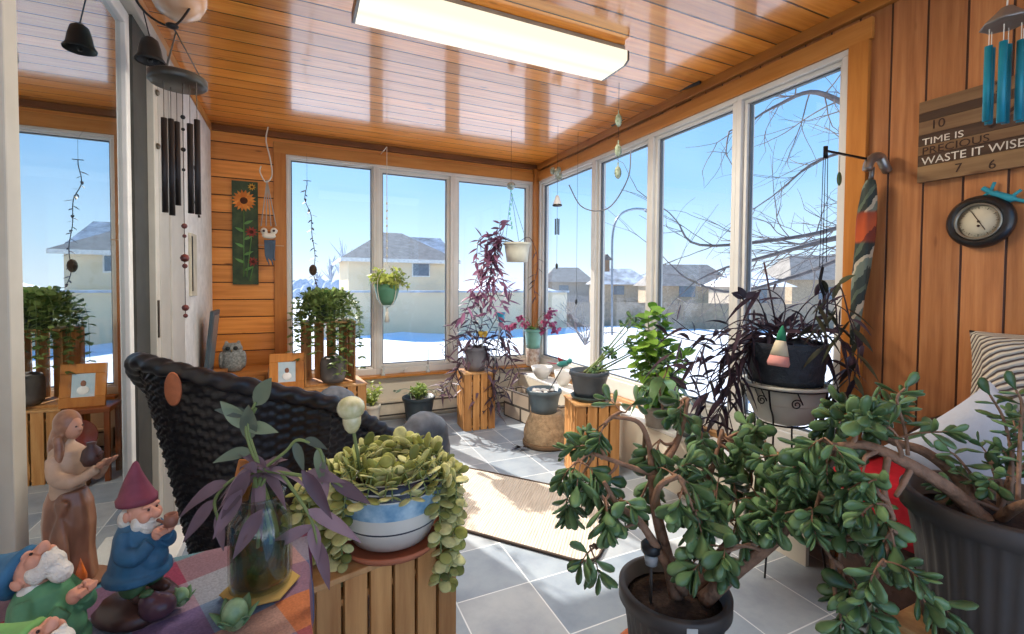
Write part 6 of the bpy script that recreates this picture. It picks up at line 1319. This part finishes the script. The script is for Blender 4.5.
# umbrella
ut = W(871, 180, .055); ub = W(853, 345, .05); t = thing('umbrella', 'furled patterned umbrella in grey, green and orange hanging on the cedar wall', 'umbrella', ut)
L_ = (ub-ut).length; P = [lerp(ut, ub, i/28) for i in range(29)]; rs = [.011+.021*math.sin(math.pi*min(1, (i/28)**.6*.93+.05)) for i in range(29)]
def umb_mat():
    t2 = NT('patterned_umbrella_cloth'); b = t2.n('ShaderNodeBsdfPrincipled'); tc = t2.n('ShaderNodeTexCoord').outputs['Object']; sp = t2.n('ShaderNodeSeparateXYZ'); t2.l(tc, sp.inputs[0])
    w_2 = t2.math('ADD', t2.math('MULTIPLY', sp.outputs[2], 5.5), t2.math('MULTIPLY', sp.outputs[1], 9)); f = t2.math('FRACT', t2.math('ADD', w_2, t2.math('MULTIPLY', t2.noise(tc, 14), .5)))
    z2_ = t2.math('DIVIDE', t2.math('MULTIPLY', sp.outputs[2], -1), L_)
    base = t2.ramp(f, [(0, lin('3a4038')), (.3, lin('6e7666')), (.5, lin('b3a58c')), (.62, lin('2f3530')), (.85, lin('59624f'))], 'CONSTANT'); og_ = t2.ramp(z2_, [(.18, (0, 0, 0, 1)), (.2, (1, 1, 1, 1)), (.36, (1, 1, 1, 1)), (.38, (0, 0, 0, 1))])
    t2.l(t2.mix(og_, base, t2.mix(f, lin('b8532a'), lin('6e2f20'))), b.inputs[0]); b.inputs['Roughness'].default_value = .7; t2.l(b.outputs[0], t2.out.inputs[0]); return t2.m
MB().tube(P, rs, 18, wob=lambda i, a: 1+.14*math.sin(a*5+i*.35)).build('canopy', umb_mat(), t)
m = MB(); m.tube([ut, ut+(ut-ub).normalized()*.05], .009, 10); MB().tube([ub, ub+(ub-ut).normalized()*.05], .006, 8).build('ferrule', pm('steel_shaft', '7d7a76', .35, metal=.7), t); m.build('handle', pm('steel_shaft', '7d7a76', .35, metal=.7), t)
# ================================================================== NEAR CORNER HANGINGS
def pend(label, px, ptop, parts, t0, nm='hanging_ornament', cat='ornament'):
    p = D(px, ptop, t0); t_ = thing(nm, label, cat, (p.x, p.y, H-.002)); MB().tube([(p.x, p.y, H-.001), (p.x, p.y, D(px, parts[-1][0], t0).z)], .0012, 5).build('string', wire, t_)
    for py, k in parts:
        z = D(px, py, t0).z; c = V(p.x, p.y, z)
        if k == 'leaf': m = MB(); m.ball(c, (.025, .012, .038), 12); m.tube([c+V(0, 0, .03), c+V(0, 0, .06)], .004, 6); m.build('glass_drop', pm('green_silver_glass', '5a6648', .2, metal=.3, col2='a3ab96', scale=60), t_)
        if k == 'mass': m = MB(); [m.ball(c+V(U(-.03, .03), U(-.03, .03), U(-.04, .03)), (.022, .018, .03), 8) for _ in range(7)]; m.build('metal_cluster', pm('patina_metal', '6d7566', .35, metal=.5, col2='b2b3a2', scale=50), t_)
        if k == 'bell': MB().lathe([(.034, -.02), (.032, -.012), (.022, .02), (.012, .05), (0, .055)], c, 20).build('white_bell', pm('white_bell', 'c9c9c6', .3), t_); MB().lathe([(0, -.03), (.036, -.028), (.036, -.018), (0, -.018)], c, 20).build('black_rim', gun, t_)
        if k == 'tubes': [MB().tube([c+V(math.cos(a)*.015, math.sin(a)*.015, .05), c+V(math.cos(a)*.015, math.sin(a)*.015, -.07)], .005, 8).build('chime_tube', gun, t_) for a in (0, 2.1, 4.2)]
        if k == 'drop': MB().ball(c, (.012, .006, .022), 10).build('wind_catcher', gun, t_)
        if k == 'rod': MB().tube([c+V(0, 0, .03), c+V(0, 0, -.04)], .006, 8).build('rod', gun, t_)
pend('patina cluster, white bell and black tube chime hung from the ceiling in the window corner', 558, 130, ((172, 'mass'), (202, 'bell'), (225, 'tubes'), (266, 'drop')), 3.45, 'wind_chime', 'wind chime')
pend('string of green glass drops hanging from the ceiling by the right windows', 619, 90, ((120, 'leaf'), (150, 'leaf'), (172, 'leaf')), 2.72)
m = MB(); m.tube(bez([D(569, 185, 3.3), D(580, 205, 3.2), D(596, 211, 3.05), D(612, 205, 2.9), D(628, 178, 2.75), D(631, 150, 2.7)], 8), .004, 6); tag(m.build('wire_garland', pm('grey_bead_wire', '6d7074', .4, metal=.4)), 'looping grey wire garland strung across the second right window', 'garland')
pend('small round dark charm on a long cord in the corner window', 578, 140, ((302, 'drop'),), 3.6, 'window_charm', 'charm')
# teal and red bird ornament on stake in gravel pot
bd = D(563, 364, 3.15); t = thing('bird_pick', 'teal and red ceramic bird on a thin stake above the slate teal pot', 'garden pick', (WP.x+.04, WP.y, .4)); m = MB(); m.ball(bd, (.05, .02, .022), 14); m.ball(bd+RT*.045+V(0, 0, .02), (.022, .018, .02), 10); m.M = Matrix.Identity(4); m.build('body', pm('teal_bird', '3c7f78', .4, var=.15), t, remesh=.004)
m = MB(); m.blade(bd-RT*.03, (-RT+V(0, 0, .15)).normalized(), V(0, 0, 1), .09, .03, 0, .2); m.blade(bd, (-RT*.6+V(0, 0, .8)).normalized(), -FW, .06, .03, 0, .1); m.build('tail', pm('red_tail', '8f2f35', .4), t); MB().tube([bd-V(0, 0, .02), V(WP.x+.04, WP.y, .40)], .004, 6).build('stake', wire, t)
# sill items: white bowls near corner, small glass bits on back sill
wbp = V(2.02, 3.72, .343); t = tag(MB().lathe([(0, 0), (.05, 0), (.085, .06), (.1, .11), (.094, .11), (.08, .06), (.045, .01), (0, .008)], wbp, 30).build('white_bowl', white_p), 'plain white bowl on the window ledge beside the far corner', 'bowl')
wbp = V(2.04, 3.38, .343); tag(MB().lathe([(0, 0), (.04, 0), (.065, .05), (.075, .13), (.07, .13), (.06, .05), (0, .008)], wbp, 30).build('white_vase', white_p), 'taller white tapered vase on the ledge, nearer than the white bowl', 'vase')
for px, lb in ((383, 'small clear glass angel on the back sill left of the charcoal pot'), (428, 'small dark and clear glass stem ornament on the back sill behind the charcoal pot')):
    p = onZ(px, 374, .406); p = onY(px, 373, 4.09); p.z = .4055; t = thing('glass_ornament', lb, 'ornament', p); MB().lathe([(0, 0), (.022, 0), (.016, .02), (.008, .035), (.014, .05), (.012, .065), (0, .07)], p, 14).build('glass_body', pm('frosted_clear_glass', 'b9bcb8', .15, coat=.5), t)
    if px == 428: MB().tube([p+V(0, 0, .07), p+V(0, 0, .22)], .004, 6).build('dark_stem', wire, t)
    else: MB().ball(p+V(0, 0, .08), .012, 10).build('head', pm('frosted_clear_glass', 'b9bcb8', .15), t)
# fallen plant by basket
rnd.seed(161); p = V(1.44, 3.0, 0.0); t = thing('fallen_cutting', 'dark trailing cutting lying on the tiles left of the woven basket', 'plant cutting', p); m = MB()
for k in range(9): a = U(1.5, 5); m.blade(p+V(.03, 0, .012), V(math.cos(a), math.sin(a), U(.1, .7)).normalized(), V(0, 0, 1), U(.06, .11), .02, .2, .15)
m.build('leaves', darkp, t)
# black floor cable
tag(MB().tube(bez([V(.62, 2.28, .012), V(.5, 2.2, .006), V(.3, 2.3, .006), V(.1, 2.6, .006)], 8), .005, 6).build('floor_cable', wire), 'thin black cable on the floor near the rug edge', 'cable')

GR = {'wooden_crate': 'pine crates used as plant stands', 'garden_gnome': 'gnome figurines on the plaid cloth', 'throw_pillow': 'cushions in the armchair',
      'distant_tree': 'hazy trees on the far horizon', 'glass_ornament': 'glass ornaments on the back sill', 'ceramic_vegetable': 'green ceramic vegetables on the plaid cloth',
      'garden_pick': 'garden picks in the purple plant pot', 'potted_jade_plant': 'potted jade plants'}
for o in list(bpy.data.objects):
    k = o.name.split('.')[0]
    if o.parent is None and k in GR: o['group'] = GR[k]
    if o.parent is None and k == 'house' and o.location.length < .01: o['group'] = 'distant houses beyond the right windows'
